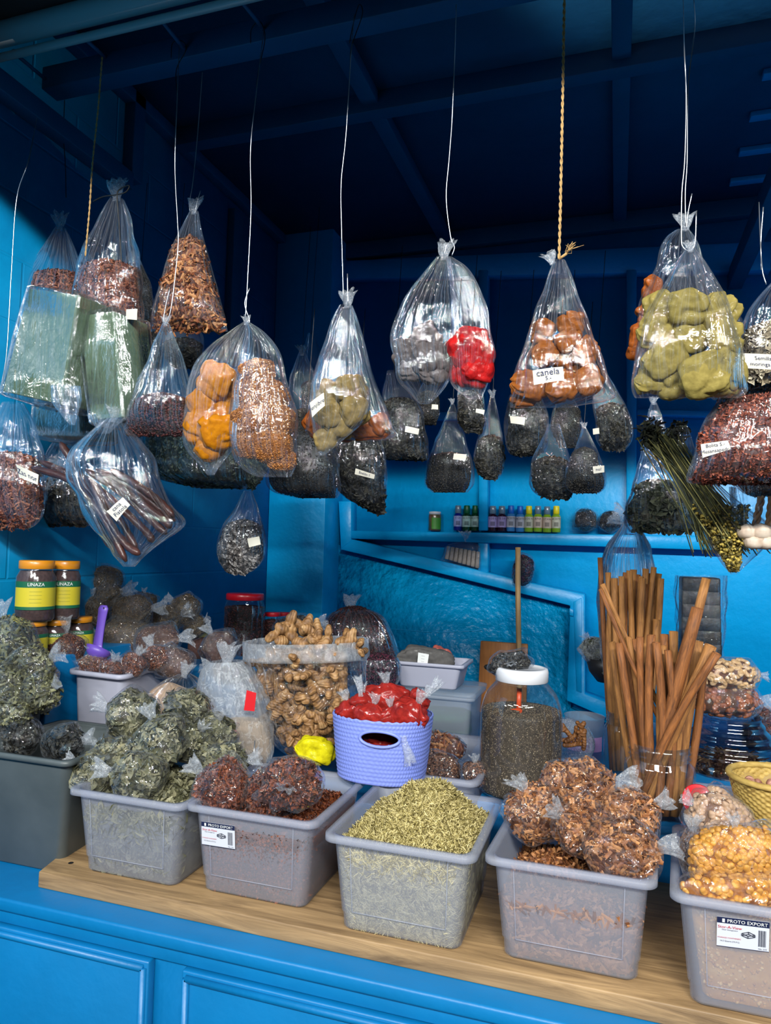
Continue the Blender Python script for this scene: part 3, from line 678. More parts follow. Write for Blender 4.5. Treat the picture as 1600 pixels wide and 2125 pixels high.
# --- green foam bricks
GREEN = mat('green_foam', lin(96, 118, 92), lin(82, 104, 78), rough=.9, scale=30, bump=.2, bscale=90)
def brick(label, tl, tr, br, bl, side, Y, seed, filmrows, tuft=None):
    """front face px corners, side = px shift of the receding edge"""
    A = [atY(*p, Y) for p in (tl, tr, br, bl)]; k = mpp(*tl, Y)
    dep = np.array([.02, .13, .0]); mb = MB(); B = [a+dep for a in A]
    V = np.array(A+B); mb.add(V, np.array([[0, 1, 2, 3], [4, 7, 6, 5], [0, 4, 5, 1], [1, 5, 6, 2], [2, 6, 7, 3], [3, 7, 4, 0]])[:, ::-1])
    o = mb.build('foam_brick', GREEN); bevel(o, .004, 2); tag(o, label, 'foam brick', 'green foam bricks wrapped in film')
    # tight wrap around it
    cx = (V[0]+V[1]+V[2]+V[3]+V[4]+V[5]+V[6]+V[7])/8; W_ = []
    n, m = 72, 30
    top4 = [V[0], V[1], V[5], V[4]]; bot4 = [V[3], V[2], V[6], V[7]]
    S2 = rsq(34, .1); S2 = S2[:, :]; 
    def ring(t, s, extra=0, z=0):
        c4 = [a*(1-t)+b*t for a, b in zip(top4, bot4)]; c4 = np.array(c4); u = (S2[:, 0, None]*s+1)/2; v = (S2[:, 1, None]*s+1)/2
        return (c4[0]*(1-u)+c4[1]*u)*(1-v)+(c4[3]*(1-u)+c4[2]*u)*v+np.array([0, 0, z])
    rings = [ring(0, s, z=.004) for s in (.05, .5, .95)]+[ring(t, 1.04) for t in np.linspace(0, 1, m)]+[ring(1, s, z=-.006-.01*(1-s)) for s in (.95, .6, .1)]
    Vr = np.concatenate(rings); q = len(S2); out = Vr-cx; out /= np.linalg.norm(out, axis=1)[:, None]
    a = np.tile(np.arange(q), len(rings)); rr = np.repeat(np.linspace(0, 1, len(rings)), q)
    g = np.random.default_rng(seed); f = sum(np.abs(np.sin(k*a*2*math.pi/q+p+2.2*rr*sg)) for k, p, sg in zip(g.integers(6, 30, 5), g.uniform(0, 6, 5), g.choice([-1, 1], 5)))/5
    Vr = Vr+out*((f-.3)*.011+.003)[:, None]+out*(wob(Vr, seed, 70)*.0015)[:, None]
    w_ = empty('shrink_wrap', A[3], 'clear film stretched over the '+label.replace(' hanging in film', '').split(' in front')[0], 'wrapping', 'film over the foam bricks')
    mesh('film', Vr, [grid_faces(len(rings), q)], WRAP, w_)
    if filmrows:
        Vt, ft, n_, m_ = loft(filmrows, Y-.01, .25, n=48, m=20, pleat=.2, seed=seed+4); mesh('loose_end', Vt, ft, FILM, w_, pl=plv(n_, m_))
WRAP = film('stretched_film', haze=.01, refl=3.2, bump=.5, bscale=16, stretch=(2, 2, .2), rough=.09, fold=.12)
brick('big green foam brick hanging in film in front of the shredded bark bag', (60, 598), (163, 612), (128, 840), (4, 812), 26, 1.62, 3, [(800, 112, 158), (840, 115, 160), (868, 135, 158), (882, 146, 155)])
brick('narrow green foam brick hanging in film beside the big one', (165, 655), (236, 645), (256, 866), (188, 872), 26, 1.66, 5, [(862, 190, 262), (880, 198, 245), (900, 205, 225)])
brick('green foam brick showing below the big one', (73, 838), (166, 846), (170, 905), (72, 903), 26, 1.80, 9, [(898, 72, 195), (912, 90, 180), (918, 120, 140)])

# --- bags with bark and shreds at upper left
hang_bag('clear bag of shredded reddish bark hanging behind the green foam brick', [(472, 118, 134), (500, 104, 146), (560, 74, 164), (620, 50, 180), (680, 40, 186), (720, 40, 186)], 1.92, 'shred', 575, 11, group=G1, tuft=(124, 474, 34))
hang_bag('tall clear bag tied with black string holding dark bark shreds', [(412, 232, 254), (440, 218, 264), (500, 192, 274), (560, 170, 282), (640, 160, 288), (700, 182, 290), (722, 200, 286)], 1.78, 'shred', 555, 12, group=G1, tuft=(242, 412, 42), cap=3200)
tag(MB().add(*tube(smooth_path([atY(x, y, 1.76) for x, y in ((193, 418), (215, 408), (243, 404), (262, 398), (268, 385), (250, 392), (243, 405), (246, 450), (252, 540), (258, 640))], 5), .0022, 6)).build('black_string', mat('black_string', (.006, .006, .006), rough=.5), None, True), 'black plastic string knotted round the neck of the tall bark bag', 'string')
hang_bag('clear bag of dark striped seeds peeking out behind the black tied bag', [(520, 268, 280), (560, 262, 298), (610, 262, 314), (650, 262, 320), (668, 266, 316)], 1.95, 'darkfine', 560, 13, group=G1)
hang_bag('clear bag of bark chips hanging on a wire hook above the hibiscus bag', [(438, 396, 410), (470, 382, 414), (520, 362, 427), (580, 344, 441), (640, 326, 456), (675, 315, 466), (688, 313, 470)], 1.86, 'bark', 506, 14, group=G1, tuft=(402, 440, 30), cap=3000, lump=.009)
hang_bag('clear bag of dark dried hibiscus hanging from a short wire hook', [(672, 338, 350), (700, 329, 359), (760, 306, 378), (820, 285, 394), (870, 268, 400), (897, 260, 402), (905, 262, 396)], 1.68, 'hibiscus', 832, 15, group=G1, tuft=(343, 674, 20), cap=3600)
# --- turmeric and sesame
ORANGE = powder('turmeric_powder', lin(178, 112, 4), lin(150, 88, 2))
bt = hang_bag('clear bag of small yellow turmeric powder pouches', [(668, 507, 515), (690, 478, 516), (730, 432, 511), (780, 405, 500), (840, 393, 490), (900, 384, 487), (935, 394, 476), (960, 414, 462), (986, 430, 446)], YH, seed=16, group=G1, tuft=(510, 672, 18), dmax=.10)
inner_pouches([(450, 790, 60, 78, -30), (424, 838, 58, 64, 20, .01), (462, 846, 62, 66, -60, .03), (416, 888, 62, 62, 90), (455, 893, 66, 70, 10, -.01), (436, 928, 56, 44, 40)], YH, 'turmeric powder pouch in the yellow bag', ORANGE, 'turmeric powder pouches', 40, gap=30)
bs = hang_bag('clear bag of golden seed pouches beside the turmeric bag', [(668, 509, 517), (690, 512, 548), (730, 508, 577), (790, 494, 592), (850, 486, 606), (910, 483, 612), (950, 488, 611), (978, 512, 606), (990, 540, 602)], YH, seed=17, group=G1, dmax=.11)
SESF = tonemat('fill_sesame', [lin(80, 42, 12), lin(142, 86, 34), lin(182, 124, 62)], rough=.5, coat=.5)
FILL['sesame'] = ('crumb', .0058, 110000, [lin(80, 42, 12), lin(142, 86, 34), lin(182, 124, 62)])
pts = [(533, 775, 62, 50, 10), (518, 815, 60, 56, 60), (562, 822, 62, 62, -40), (520, 868, 62, 56, 20, -.01), (572, 872, 66, 62, -10), (518, 920, 60, 52, 80), (565, 926, 70, 60, 0, -.01), (585, 955, 50, 40, 0)]
for i, (q, wds) in enumerate(zip(pts, place_words([(p[0], p[1]) for p in pts], 30))):
    c, abc, R = ppx(q[0], q[1], YH+(q[5] if len(q) > 5 else 0), q[2]*1.22, q[3]*1.22, q[4], 10, .7)
    root = None; V, f = pillow(*abc, 60+i); V = V @ R.T+c; mb = MB(); mb.add(V, f, .3); add_flakes(mb, V, f, 'sesame', 80+i, 1., 1500)
    tag(mb.build('seed_pouch', fillmat('sesame'), None, True), f'golden brown seed pouch in the bag beside the turmeric, {wds}', 'pouch', 'golden seed pouches')
# --- khaki and orange pouches
KHAKI = powder('khaki_powder', lin(134, 114, 68), lin(104, 88, 50)); RUST = powder('rust_powder', lin(150, 78, 24), lin(116, 56, 16))
hang_bag('clear bag of orange powder pouches hanging behind the khaki pouches', [(634, 706, 730), (670, 690, 742), (760, 664, 766), (840, 648, 792), (885, 641, 808), (903, 641, 819), (914, 700, 800)], YH+.06, seed=18, group=G1, tuft=(722, 634, 34), dmax=.06)
inner_pouches([(660, 880, 40, 60, 30), (710, 888, 70, 40, 80), (765, 892, 80, 36, 90), (790, 880, 40, 40, -60)], YH+.07, 'orange powder pouch behind the khaki pouches', RUST, 'orange powder pouches in the middle bag', 50, gap=60)
kb = hang_bag('clear labelled bag of khaki powder pouches ending in a torn point', [(640, 708, 730), (700, 688, 738), (780, 660, 752), (840, 648, 764), (880, 652, 745), (915, 655, 708), (945, 655, 675)], YH-.03, seed=19, group=G1, dmax=.07)
inner_pouches([(728, 806, 56, 56, 20), (688, 818, 50, 60, -30, .02), (683, 860, 50, 48, 40, -.01), (735, 852, 62, 50, -60), (700, 885, 58, 50, 0, .01), (675, 912, 40, 44, 10)], YH-.02, 'khaki powder pouch in the torn bag', KHAKI, 'khaki powder pouches', 55, gap=25)
sticker([(643, 836), (672, 815), (674, 842), (648, 866)], YH-.10, kb, [('Jenjibre', .4)], bend=.002)
# --- grey and red
GREYPW = powder('grey_powder', lin(96, 88, 86), lin(70, 64, 64)); REDP = powder('red_powder', lin(172, 20, 20), lin(120, 8, 12), wr=.8)
hang_bag('clear bag of grey powder pouches with a loose flap below', [(534, 908, 934), (560, 888, 937), (620, 846, 942), (690, 817, 944), (740, 818, 943), (785, 825, 935), (815, 850, 915), (838, 874, 888)], YH, seed=20, group=G1, tuft=(922, 534, 36), dmax=.10)
inner_pouches([(880, 705, 66, 56, 40, .02), (845, 735, 50, 56, -20), (890, 742, 62, 60, 10, -.01), (925, 745, 36, 70, 0, .01), (855, 768, 56, 40, 90), (900, 775, 60, 36, 80)], YH, 'grey powder pouch in the front bag', GREYPW, 'grey powder pouches', 60, gap=25)
hang_bag('clear bag with a bright red powder pouch', [(534, 926, 938), (560, 930, 972), (620, 938, 1001), (690, 938, 1019), (740, 936, 1023), (780, 936, 1014), (805, 945, 1004), (828, 975, 997)], YH, seed=21, group=G1, dmax=.09)
inner_pouches([(978, 728, 76, 88, 20), (990, 770, 60, 56, 70, -.01), (962, 775, 44, 50, -30)], YH+.01, 'bright red powder pouch in the bag beside the grey pouches', REDP, 'red powder pouches in the hanging bag', 70, gap=20)
# --- canela
CAN = powder('cinnamon_powder', lin(146, 84, 30), lin(112, 60, 18))
cb = hang_bag('clear bag of cinnamon powder pouches with a handwritten paper label', [(540, 1150, 1172), (575, 1138, 1186), (640, 1116, 1208), (700, 1094, 1232), (760, 1079, 1250), (800, 1070, 1262), (825, 1063, 1268), (846, 1060, 1180)], YH, seed=22, group=G1, tuft=(1146, 545, 26, -.4, 1), dmax=.11)
inner_pouches([(1185, 672, 50, 50, 10), (1125, 690, 44, 56, -10, .02), (1180, 705, 56, 50, -60), (1130, 735, 58, 46, 20, -.01), (1215, 732, 56, 50, 60, .01), (1170, 745, 50, 40, 0, .02), (1100, 800, 84, 52, 80), (1165, 805, 66, 50, 100, -.01), (1220, 788, 66, 50, 40), (1085, 830, 50, 30, 90, .01), (1190, 770, 50, 36, 90, .03)], YH, 'cinnamon powder pouch in the labelled bag', CAN, 'cinnamon powder pouches', 80, gap=28, grow=1.12)
sticker([(1105, 769), (1168, 761), (1171, 789), (1108, 799)], YH-.115, cb, [('canela', .62), ('5.-', .4)], bend=.004)
# --- big olive powder bag and the one behind it
OLIVE = powder('olive_powder', lin(142, 128, 68), lin(112, 100, 50), wr=.35)
hang_bag('large clear bag packed with olive green powder pouches', [(516, 1424, 1442), (545, 1404, 1462), (600, 1377, 1490), (660, 1345, 1515), (720, 1325, 1533), (780, 1317, 1542), (812, 1316, 1544), (826, 1320, 1530)], 1.60, seed=23, group=G1, tuft=(1433, 520, 22), dmax=.12)
inner_pouches([(1375, 640, 70, 76, 10, .02), (1425, 640, 76, 80, -10), (1490, 648, 72, 84, -20, .02), (1362, 690, 84, 70, 80, .01), (1430, 695, 90, 70, 60, .02), (1505, 700, 66, 86, 0), (1378, 748, 96, 72, 30, -.01), (1350, 790, 70, 60, 90), (1405, 795, 90, 56, 20, .01), (1462, 778, 110, 80, -70, -.02), (1520, 770, 50, 80, 10), (1505, 800, 70, 44, 90, .01)], 1.60, 'olive powder pouch in the large bag', OLIVE, 'olive powder pouches', 110, gap=30, thick=.55, lump=.03, grow=1.08)
hang_bag('clear bag with orange pouches hanging behind the olive powder bag', [(478, 1404, 1430), (500, 1380, 1442), (560, 1358, 1462), (620, 1338, 1500), (680, 1325, 1542), (730, 1308, 1540), (745, 1308, 1530)], 1.80, seed=24, group=G1, tuft=(1422, 474, 34))
inner_pouches([(1353, 600, 34, 50, 0), (1345, 650, 40, 50, 20), (1330, 700, 40, 56, 0), (1316, 730, 30, 30, 0)], 1.80, 'orange powder pouch half hidden behind the olive bag', RUST, 'orange pouches behind the olive bag', 130, gap=20)
# --- right edge bags
mr = hang_bag('clear bag of pale winged moringa seeds with a paper label', [(580, 1608, 1640), (620, 1572, 1680), (660, 1552, 1700), (720, 1538, 1712), (770, 1535, 1716), (790, 1540, 1700)], 1.72, 'moringa', 690, 25, group=G1, cap=2600)
sticker([(1540, 733), (1640, 738), (1640, 770), (1545, 764)], 1.60, mr, [('Semillade', .36), ('moringa TAM', .36)], bend=.002)
hang_bag('clear bag of black needle seeds under the moringa seeds', [(770, 1520, 1700), (790, 1500, 1710), (815, 1482, 1715), (830, 1485, 1700)], 1.80, 'darkfine', 775, 26, group=G1)
bl = hang_bag('clear labelled bag of dried red flower heads', [(826, 1500, 1700), (850, 1488, 1720), (890, 1464, 1740), (940, 1446, 1750), (985, 1432, 1752), (1000, 1430, 1740), (1004, 1440, 1720)], 1.66, 'redfl', 842, 27, group=G1, cap=5200, dmax=.10, lump=.016)
sticker([(1454, 922), (1510, 914), (1518, 932), (1458, 950)], 1.55, bl, [('Bolita S.-', .36), ('Mesansapedra', .36)], bend=.002)
hang_bag('clear bag of dark flower heads below the labelled red one', [(980, 1520, 1700), (1000, 1530, 1700), (1020, 1545, 1700), (1030, 1560, 1690)], 1.86, 'hibiscus', 985, 28, group=G1)
# garlic braids in a bag
GAR = mat('garlic_skin', lin(196, 184, 168), lin(160, 136, 116), rough=.5, scale=25, bump=.2)
STRAW = mat('straw', lin(170, 130, 88), lin(132, 96, 60), rough=.7, scale=30)
hang_bag('clear bag holding garlic braids at the edge of the stall', [(1010, 1520, 1640), (1060, 1522, 1650), (1100, 1524, 1655), (1135, 1535, 1650)], 1.84, seed=29, group=G1, flat=.5)
for i, (x0, x1, w_) in enumerate(((1580, 1565, 'outer'), (1602, 1594, 'inner'))):
    root = empty('garlic_braid', atY(x1, 1125, 1.84), f'{w_} garlic braid with papery heads at the stall edge', 'garlic', 'garlic braids')
    mb = MB()
    for s in range(3):
        mb.add(*tube(smooth_path([atY(x0+(x1-x0)*t+5*math.sin(9*t+s*2.1), 1030+75*t, 1.84+.004*math.cos(9*t+s*2.1)) for t in np.linspace(0, 1, 7)], 5), .0045, 7))
    mb.build('stalk', STRAW, root, True)
    for j, (dx, dy) in enumerate(((-14, -8), (6, -4), (-22, 8), (0, 12), (16, 10))):
        if i and dx > 10: continue
        c = atY(x1+dx, 1112+dy, 1.82+.02*(j % 3)); V, f = pillow(.021, .021, .018, 70+j+i*9, n=24, m=14, e=1, lump=.05, pl=.1, ls=1.5, pinch=.4)
        a = np.arctan2(V[:, 1], V[:, 0]); V[:, :2] *= (1+.07*np.abs(np.cos(a*4)))[:, None]
        mesh('garlic_head', V+c, f, GAR, root)
# long herb bundle
hb = empty('herb_bundle', atY(1530, 1190, 1.85), 'long bundle of dried flowering herb stalks wrapped in a film cone', 'herb bundle')
g = np.random.default_rng(5); mb = MB(); fl = []
for i in range(230):
    a = g.normal(0, 1); x0 = 1375+g.normal(0, 17); y0 = 905+g.uniform(-10, 25); x1 = 1512+g.normal(0, 30); y1 = 1120+g.uniform(-20, 40); z = 1.86+g.normal(0, .018)
    P = [atY(x0+(x1-x0)*t+7*math.sin(t*3+a), y0+(y1-y0)*t+7*math.cos(t*3+a), z) for t in (0, .33, .66, 1)]; mb.add(*tube(smooth_path(P, 3), .0013, 4), tone=g.uniform(.1, .9))
mb.build('stalk_mass', tonemat('herb_stalks', [lin(34, 38, 22), lin(92, 94, 54), lin(150, 142, 84)]), hb, True)
mb = MB(); P = []
for i in range(3200):
    t = g.uniform(0, 1)**.8; y = 1050+136*t; xc = 1496+ (y-1060)*.22; hw = 58*(1-t*.9)+3; P.append(atY(xc+g.uniform(-1, 1)*hw, y-g.uniform(0, 1)*(xc-1480)*.3, 1.86+g.normal(0, .02)))
mb.add(*flakes('crumb', np.array(P), .012, 8)); mb.build('flower_heads', tonemat('herb_flowers', [lin(60, 56, 24), lin(128, 110, 46), lin(186, 164, 78)]), hb, False)
P = np.array([atY(x+g.normal(0, 9), y+g.normal(0, 9), 1.87+g.normal(0, .015)) for x, y in ((1345, 888), (1350, 915), (1410, 890), (1400, 905), (1362, 900), (1375, 925)) for _ in range(90)])
mb = MB(); mb.add(*flakes('leaf', P, .018, 9)); mb.build('leafy_tips', tonemat('herb_tips', [lin(10, 14, 10), lin(34, 40, 28), lin(66, 66, 44)]), hb, False)
V, f, n, m = loft([(885, 1395, 1425), (930, 1375, 1440), (985, 1395, 1470), (1040, 1425, 1530), (1090, 1452, 1590), (1130, 1475, 1590), (1165, 1498, 1558), (1192, 1518, 1528)], 1.86, .45, pleat=.05, seed=31, dmax=.06); mesh('film', V, f, FILM, hb, pl=plv(n, m))
hang_bag('clear bag of grey green bay leaf bundles hanging low before the shelf', [(835, 1352, 1362), (880, 1340, 1378), (940, 1330, 1395), (1000, 1316, 1412), (1050, 1304, 1434), (1085, 1300, 1446), (1104, 1310, 1444)], 2.5, 'bayd', 1012, 32, group=GB, tuft=(1356, 838, 16), lump=.02, dmax=.11, cap=900)
hang_bag('knotted clear bag with fine white folds hanging behind the long cinnamon sticks', [(1072, 1302, 1314), (1100, 1288, 1328), (1140, 1264, 1342), (1190, 1252, 1352), (1290, 1250, 1356), (1400, 1256, 1350)], 2.75, 'bayd', 1290, 33, group=GB, pleat=.20, tuft=(1306, 1078, 40, -1, .35), cap=600, fm=film('streaky_film', haze=.02, refl=2.2, bump=.7, bscale=7., stretch=(1, 1, .1), pl=True, fold=.55, rough=.04, blob=.2))
# --- lower left
zb = hang_bag('clear labelled bag of curled brown bark at the left wall', [(836, 10, 44), (880, -8, 64), (940, -30, 76), (1000, -42, 82), (1060, -40, 84), (1088, -24, 72), (1098, 0, 56)], 1.72, 'shred', 955, 34, group=G1, cap=3200, lump=.01)
sticker([(33, 963), (80, 985), (78, 1006), (40, 990)], 1.60, zb, [('Zas nor', .6)], bend=.002)
hang_bag('clear bag of glossy black herb behind the long dark pods', [(905, 122, 140), (940, 104, 165), (1000, 88, 184), (1050, 78, 192), (1082, 80, 190), (1092, 90, 180)], 2.0, 'dark', 1000, 35, group=G1)
pb = hang_bag('clear bag wrapped round long dark brown seed pods', [(868, 226, 244), (890, 205, 262), (940, 166, 298), (990, 160, 312), (1040, 182, 336), (1085, 200, 368), (1120, 222, 335), (1150, 238, 300), (1176, 256, 280)], YH, seed=36, group=G1, tuft=(234, 872, 30, .2, 1), pleat=.11, dmax=.09)
POD = mat('pod_skin', lin(44, 26, 24), lin(70, 42, 38), rough=.38, scale=20, bump=.25, bscale=60, coat=.25, spec=.35)
pods = [((66, 970), (150, 1000), (215, 1075), (262, 1165)), ((84, 957), (170, 1000), (240, 1070), (285, 1140)), ((125, 918), (152, 962), (205, 1060), (248, 1120)), ((170, 985), (235, 1040), (300, 1100), (318, 1125)), ((178, 975), (250, 1020), (310, 1075), (345, 1108)),
        ((190, 1000), (225, 1080), (262, 1130), (290, 1150)), ((200, 975), (270, 1010), (325, 1050), (364, 1080)), ((215, 990), (280, 1035), (335, 1075), (355, 1095)), ((180, 1020), (215, 1110), (245, 1145), (262, 1160)), ((230, 975), (290, 1010), (330, 1040), (360, 1072))]
for i, p in enumerate(pods):
    P = smooth_path([atY(x, y, YH+(-.03+.013*((i*3) % 5))) for x, y in p], 8); r = np.full(len(P), .0105); r += .0006*np.sin(np.arange(len(P))*1.9); r[0] = r[-1] = .004; r[1] = r[-2] = .0085
    tag(MB().add(*tube(P, r, 12)).build('seed_pod', POD, None, True), 'long dark brown cylindrical pod bundled in the hanging bag' if i > 2 else ('pod reaching furthest out of the bag at lower side', 'pod poking out just above the furthest reaching one', 'curved pod standing up out of the bag mouth')[i], 'seed pod', 'long dark pods in the hanging bag')
sticker([(222, 1062), (255, 1032), (270, 1048), (242, 1082)], 1.56, pb, [('cana', .42), ('Fistola', .42)], bend=.002)
V, f = ruffle(atY(165, 985, YH), .05, .09, 6, ang_axis(-1, .3)); mesh('torn_mouth', V, f, FILM2, pb)
# --- green herb sheet bag and bag under it
hang_bag('wide flat clear bag of green herb clumps hanging behind the turmeric bag', [(880, 316, 480), (905, 300, 505), (945, 298, 512), (975, 306, 512), (996, 340, 512), (1014, 420, 510)], 2.15, 'green', 884, 37, group=GB, dmax=.08, lump=.012, cap=3000)
hang_bag('clear bag of green herb hanging right below the golden seed bag', [(930, 500, 560), (960, 500, 556), (990, 508, 545), (1015, 514, 528)], 2.15, 'green', 935, 38, group=GB)
wb_ = hang_bag('small clear bag of grey dried flowers hanging alone before the side wall', [(1018, 508, 522), (1050, 492, 532), (1090, 470, 540), (1125, 457, 546), (1160, 456, 544), (1182, 466, 528), (1192, 480, 508)], 2.1, 'grey', 1094, 39, group=GB, dmax=.07)
sticker([(513, 1118), (538, 1113), (541, 1130), (517, 1136)], 2.02, wb_, [], bend=.002)
# --- dark rear bags
rear = [
 ('dark herb bag hanging behind the black tied bag', [(640, 275, 300), (690, 268, 325), (740, 268, 332), (800, 275, 330), (815, 285, 318)], 2.3, 'dark', 690, 40, None, None),
 ('empty looking dark bag behind the hibiscus bag', [(640, 350, 380), (690, 340, 412), (740, 345, 418), (765, 360, 410)], 2.3, 'dark', 715, 41, None, None),
 ('tall dark bag hanging between the golden seeds and the khaki pouches', [(730, 622, 632), (780, 606, 652), (850, 598, 670), (930, 590, 690), (990, 580, 692), (1008, 590, 680)], 2.7, 'dark', 860, 42, (627, 735, 20), None),
 ('wide dark herb bag just below the golden seed bag', [(900, 590, 680), (950, 570, 695), (990, 560, 700), (1020, 570, 700), (1034, 620, 698)], 2.4, 'darkfine', 905, 43, None, None),
 ('dark bag of curled herb with a handwritten label under the khaki pouches', [(900, 700, 780), (940, 690, 795), (990, 690, 797), (1030, 716, 798), (1055, 760, 798), (1068, 785, 798)], 2.55, 'dark', 915, 44, None, ([(738, 972), (778, 985), (776, 994), (736, 984)], 'Eneldo 1')),
 ('broad dark bag with a white label beneath the grey powder bag', [(770, 805, 830), (830, 795, 865), (880, 790, 880), (930, 770, 886), (950, 785, 886), (955, 830, 884)], 2.75, 'dark', 835, 45, None, ([(842, 884), (870, 890), (868, 902), (840, 896)], '')),
 ('small dark bag tucked under the loose flap of the grey powder bag', [(790, 880, 895), (820, 868, 908), (860, 866, 910), (882, 876, 904)], 2.85, 'darkfine', 822, 46, None, ([(896, 839), (909, 840), (909, 850), (896, 849)], '')),
 ('dark glossy bag tucked under the red powder bag', [(790, 955, 990), (825, 950, 1002), (870, 952, 1008), (898, 965, 1000)], 2.85, 'dark', 822, 47, None, ([(988, 848), (1006, 851), (1004, 860), (987, 856)], '')),
 ('slim clear bag with dark tea below the red powder bag', [(838, 936, 943), (880, 920, 955), (930, 900, 970), (975, 886, 980), (1005, 884, 980), (1022, 900, 970)], 2.9, 'darkfine', 950, 48, (938, 838, 12), ([(942, 941), (968, 943), (966, 956), (940, 953)], '')),
 ('slim clear bag of dark flowers, second under the red powder bag', [(822, 1018, 1026), (860, 1008, 1034), (910, 992, 1042), (950, 986, 1046), (980, 992, 1042), (996, 1010, 1030)], 2.9, 'dark', 916, 49, (1022, 824, 16), None),
 ('dark herb bag with a label under the edge of the cinnamon bag', [(820, 1060, 1120), (860, 1052, 1134), (900, 1050, 1136), (938, 1056, 1130), (946, 1070, 1100)], 2.8, 'dark', 835, 50, None, ([(1058, 863), (1090, 866), (1088, 882), (1060, 878)], '')),
 ('round dark bag hanging under the middle of the cinnamon bag', [(820, 1165, 1185), (860, 1148, 1205), (900, 1146, 1208), (930, 1160, 1196)], 2.85, 'darkfine', 850, 51, None, None),
 ('dark bag with shiny folds under the tail of the cinnamon bag', [(780, 1215, 1262), (830, 1230, 1290), (870, 1236, 1308), (910, 1240, 1312), (935, 1250, 1296)], 2.8, 'dark', 850, 52, None, ([(1230, 890), (1243, 888), (1244, 900), (1231, 902)], '')),
 ('low dark herb bag hanging lowest over the row of oil bottles', [(880, 1140, 1160), (920, 1122, 1172), (960, 1106, 1184), (1000, 1102, 1188), (1025, 1114, 1186), (1036, 1140, 1180)], 2.75, 'dark', 960, 53, None, None),
 ('clear bag of dark herb with a torn handwritten label over the oil bottles', [(886, 1208, 1216), (920, 1198, 1232), (960, 1180, 1248), (990, 1174, 1256), (1012, 1176, 1254), (1024, 1190, 1240)], 2.65, 'darkfine', 940, 54, (1212, 888, 12), ([(1230, 968), (1254, 966), (1254, 980), (1232, 983)], 'no!')),
 ('dark herb bag in the upper gap beside the side wall post', [(690, 640, 650), (740, 630, 665), (800, 625, 680), (870, 625, 690), (900, 630, 685)], 3.0, 'dark', 800, 55, None, None),
]
for lab, rows, Y, fk, yt, sd, tf, st in rear:
    b = hang_bag(lab, rows, Y, fk, yt, sd, group=GB, tuft=tf, fm=FILMD, cap=1500, dmax=.12)
    if st: sticker(st[0], Y-.125 if rows[2][2]-rows[2][1] > 40 else Y-.07, b, [(st[1], .6)] if st[1] else [], bend=.002)
    if not tf or True:
        x = (rows[0][1]+rows[0][2])/2; y = rows[0][0]
        wire('dark wire above the '+' '.join(lab.split()[:12]), [(x+18, y-260), (x+8, y-120), (x, y+4)], Y, .0012, DARKM, group='dark wires over the rear bags')
# --- wires and cords
NY = [1.80, 1.74, YH, YH, YH]
def hw(label, pts, extra=(), **kw): wire(label, pts, [1.84]+[kw.pop('Y', YH)]*(len(pts)-1), extra=extra, **kw)
hw('bright wire dropping to the turmeric and golden seed bags', [(548, 60), (532, 190), (520, 310), (521, 430), (515, 560), (509, 668)], extra=[[(518, 598), (508, 630), (518, 665), (512, 672)]])
hw('thin wire curling down to the hibiscus bag', [(372, 95), (368, 200), (363, 340), (368, 450), (370, 500), (365, 560), (355, 640), (345, 672)], extra=[[(352, 600), (343, 640), (340, 665), (350, 672)]])
hw('wire hook holding the bark chip bag', [(420, 150), (410, 280), (400, 380), (393, 420), (394, 438)], extra=[[(416, 396), (409, 420), (404, 445)]], Y=1.86)
hw('bright wire dropping to the khaki pouch bag', [(735, 30), (728, 120), (718, 280), (708, 380), (709, 480), (713, 632)], extra=[[(721, 568), (722, 634)]])
hw('bright wire dropping to the grey and red powder bags', [(947, 10), (943, 130), (938, 250), (932, 330), (926, 410), (935, 490), (943, 512), (938, 530)], extra=[[(927, 506), (922, 528)]])
hw('first of two twisted wires over the olive powder bag', [(1418, 0), (1420, 100), (1424, 200), (1421, 330), (1415, 400), (1414, 490), (1417, 512), (1430, 520), (1442, 505), (1445, 440)], Y=1.62)
hw('second of two twisted wires over the olive powder bag', [(1440, 0), (1442, 60), (1428, 180), (1426, 330), (1422, 400), (1423, 470)], extra=[[(1436, 402), (1428, 440), (1424, 475)]], Y=1.78)
hw('thin wire at the left wall in front of the bright patch', [(80, 225), (60, 330), (35, 410), (24, 560), (14, 730), (2, 800)])
hw('wire loop at the far edge over the moringa seeds', [(1575, 420), (1578, 500), (1582, 560), (1590, 590)], extra=[[(1584, 430), (1579, 500), (1580, 560)]], Y=1.72)
wire('dark wire loop over the main beam', [(725, 90), (733, 50), (745, 10), (752, 30), (730, 95), (727, 130)], 1.84, .0015, DARKM, group='dark wire loops')
wire('dark wire hanging down at the left wall rail', [(134, 208), (132, 280), (136, 350), (137, 410)], 1.95, .0015, DARKM, group='dark wire loops')
wire('dark wire loop hanging from the main beam near its middle', [(520, 90), (522, 60), (540, 45), (550, 80), (536, 150), (530, 215)], 1.84, .0015, DARKM, group='dark wire loops')
wire('dark wire loop hanging from the main beam over the bark bag', [(355, 120), (358, 90), (378, 85), (386, 104), (366, 145), (368, 200)], 1.84, .0015, DARKM, group='dark wire loops')
for i, ((x0, y0), (x1, y1)) in enumerate((((30, 110), (95, 165)), ((178, 82), (220, 120)), ((333, 40), (385, 105)), ((502, 4), (548, 62)))):
    P = [atY(x0, y0, 1.74), atY(x1, y1, 1.87)]; root = MB().add(*tube(P, .006, 10)).add(*tube([P[0]-np.array([0, .006, 0]), P[0]], .010, 10)).build('hook_peg', BLUED, None, True)
    tag(root, 'blue painted peg sticking out of the main beam, '+ORD[i]+' from the left wall', 'peg', 'pegs along the main beam')
JUTE = mat('jute', lin(196, 160, 104), lin(150, 116, 70), rough=.9, scale=120)
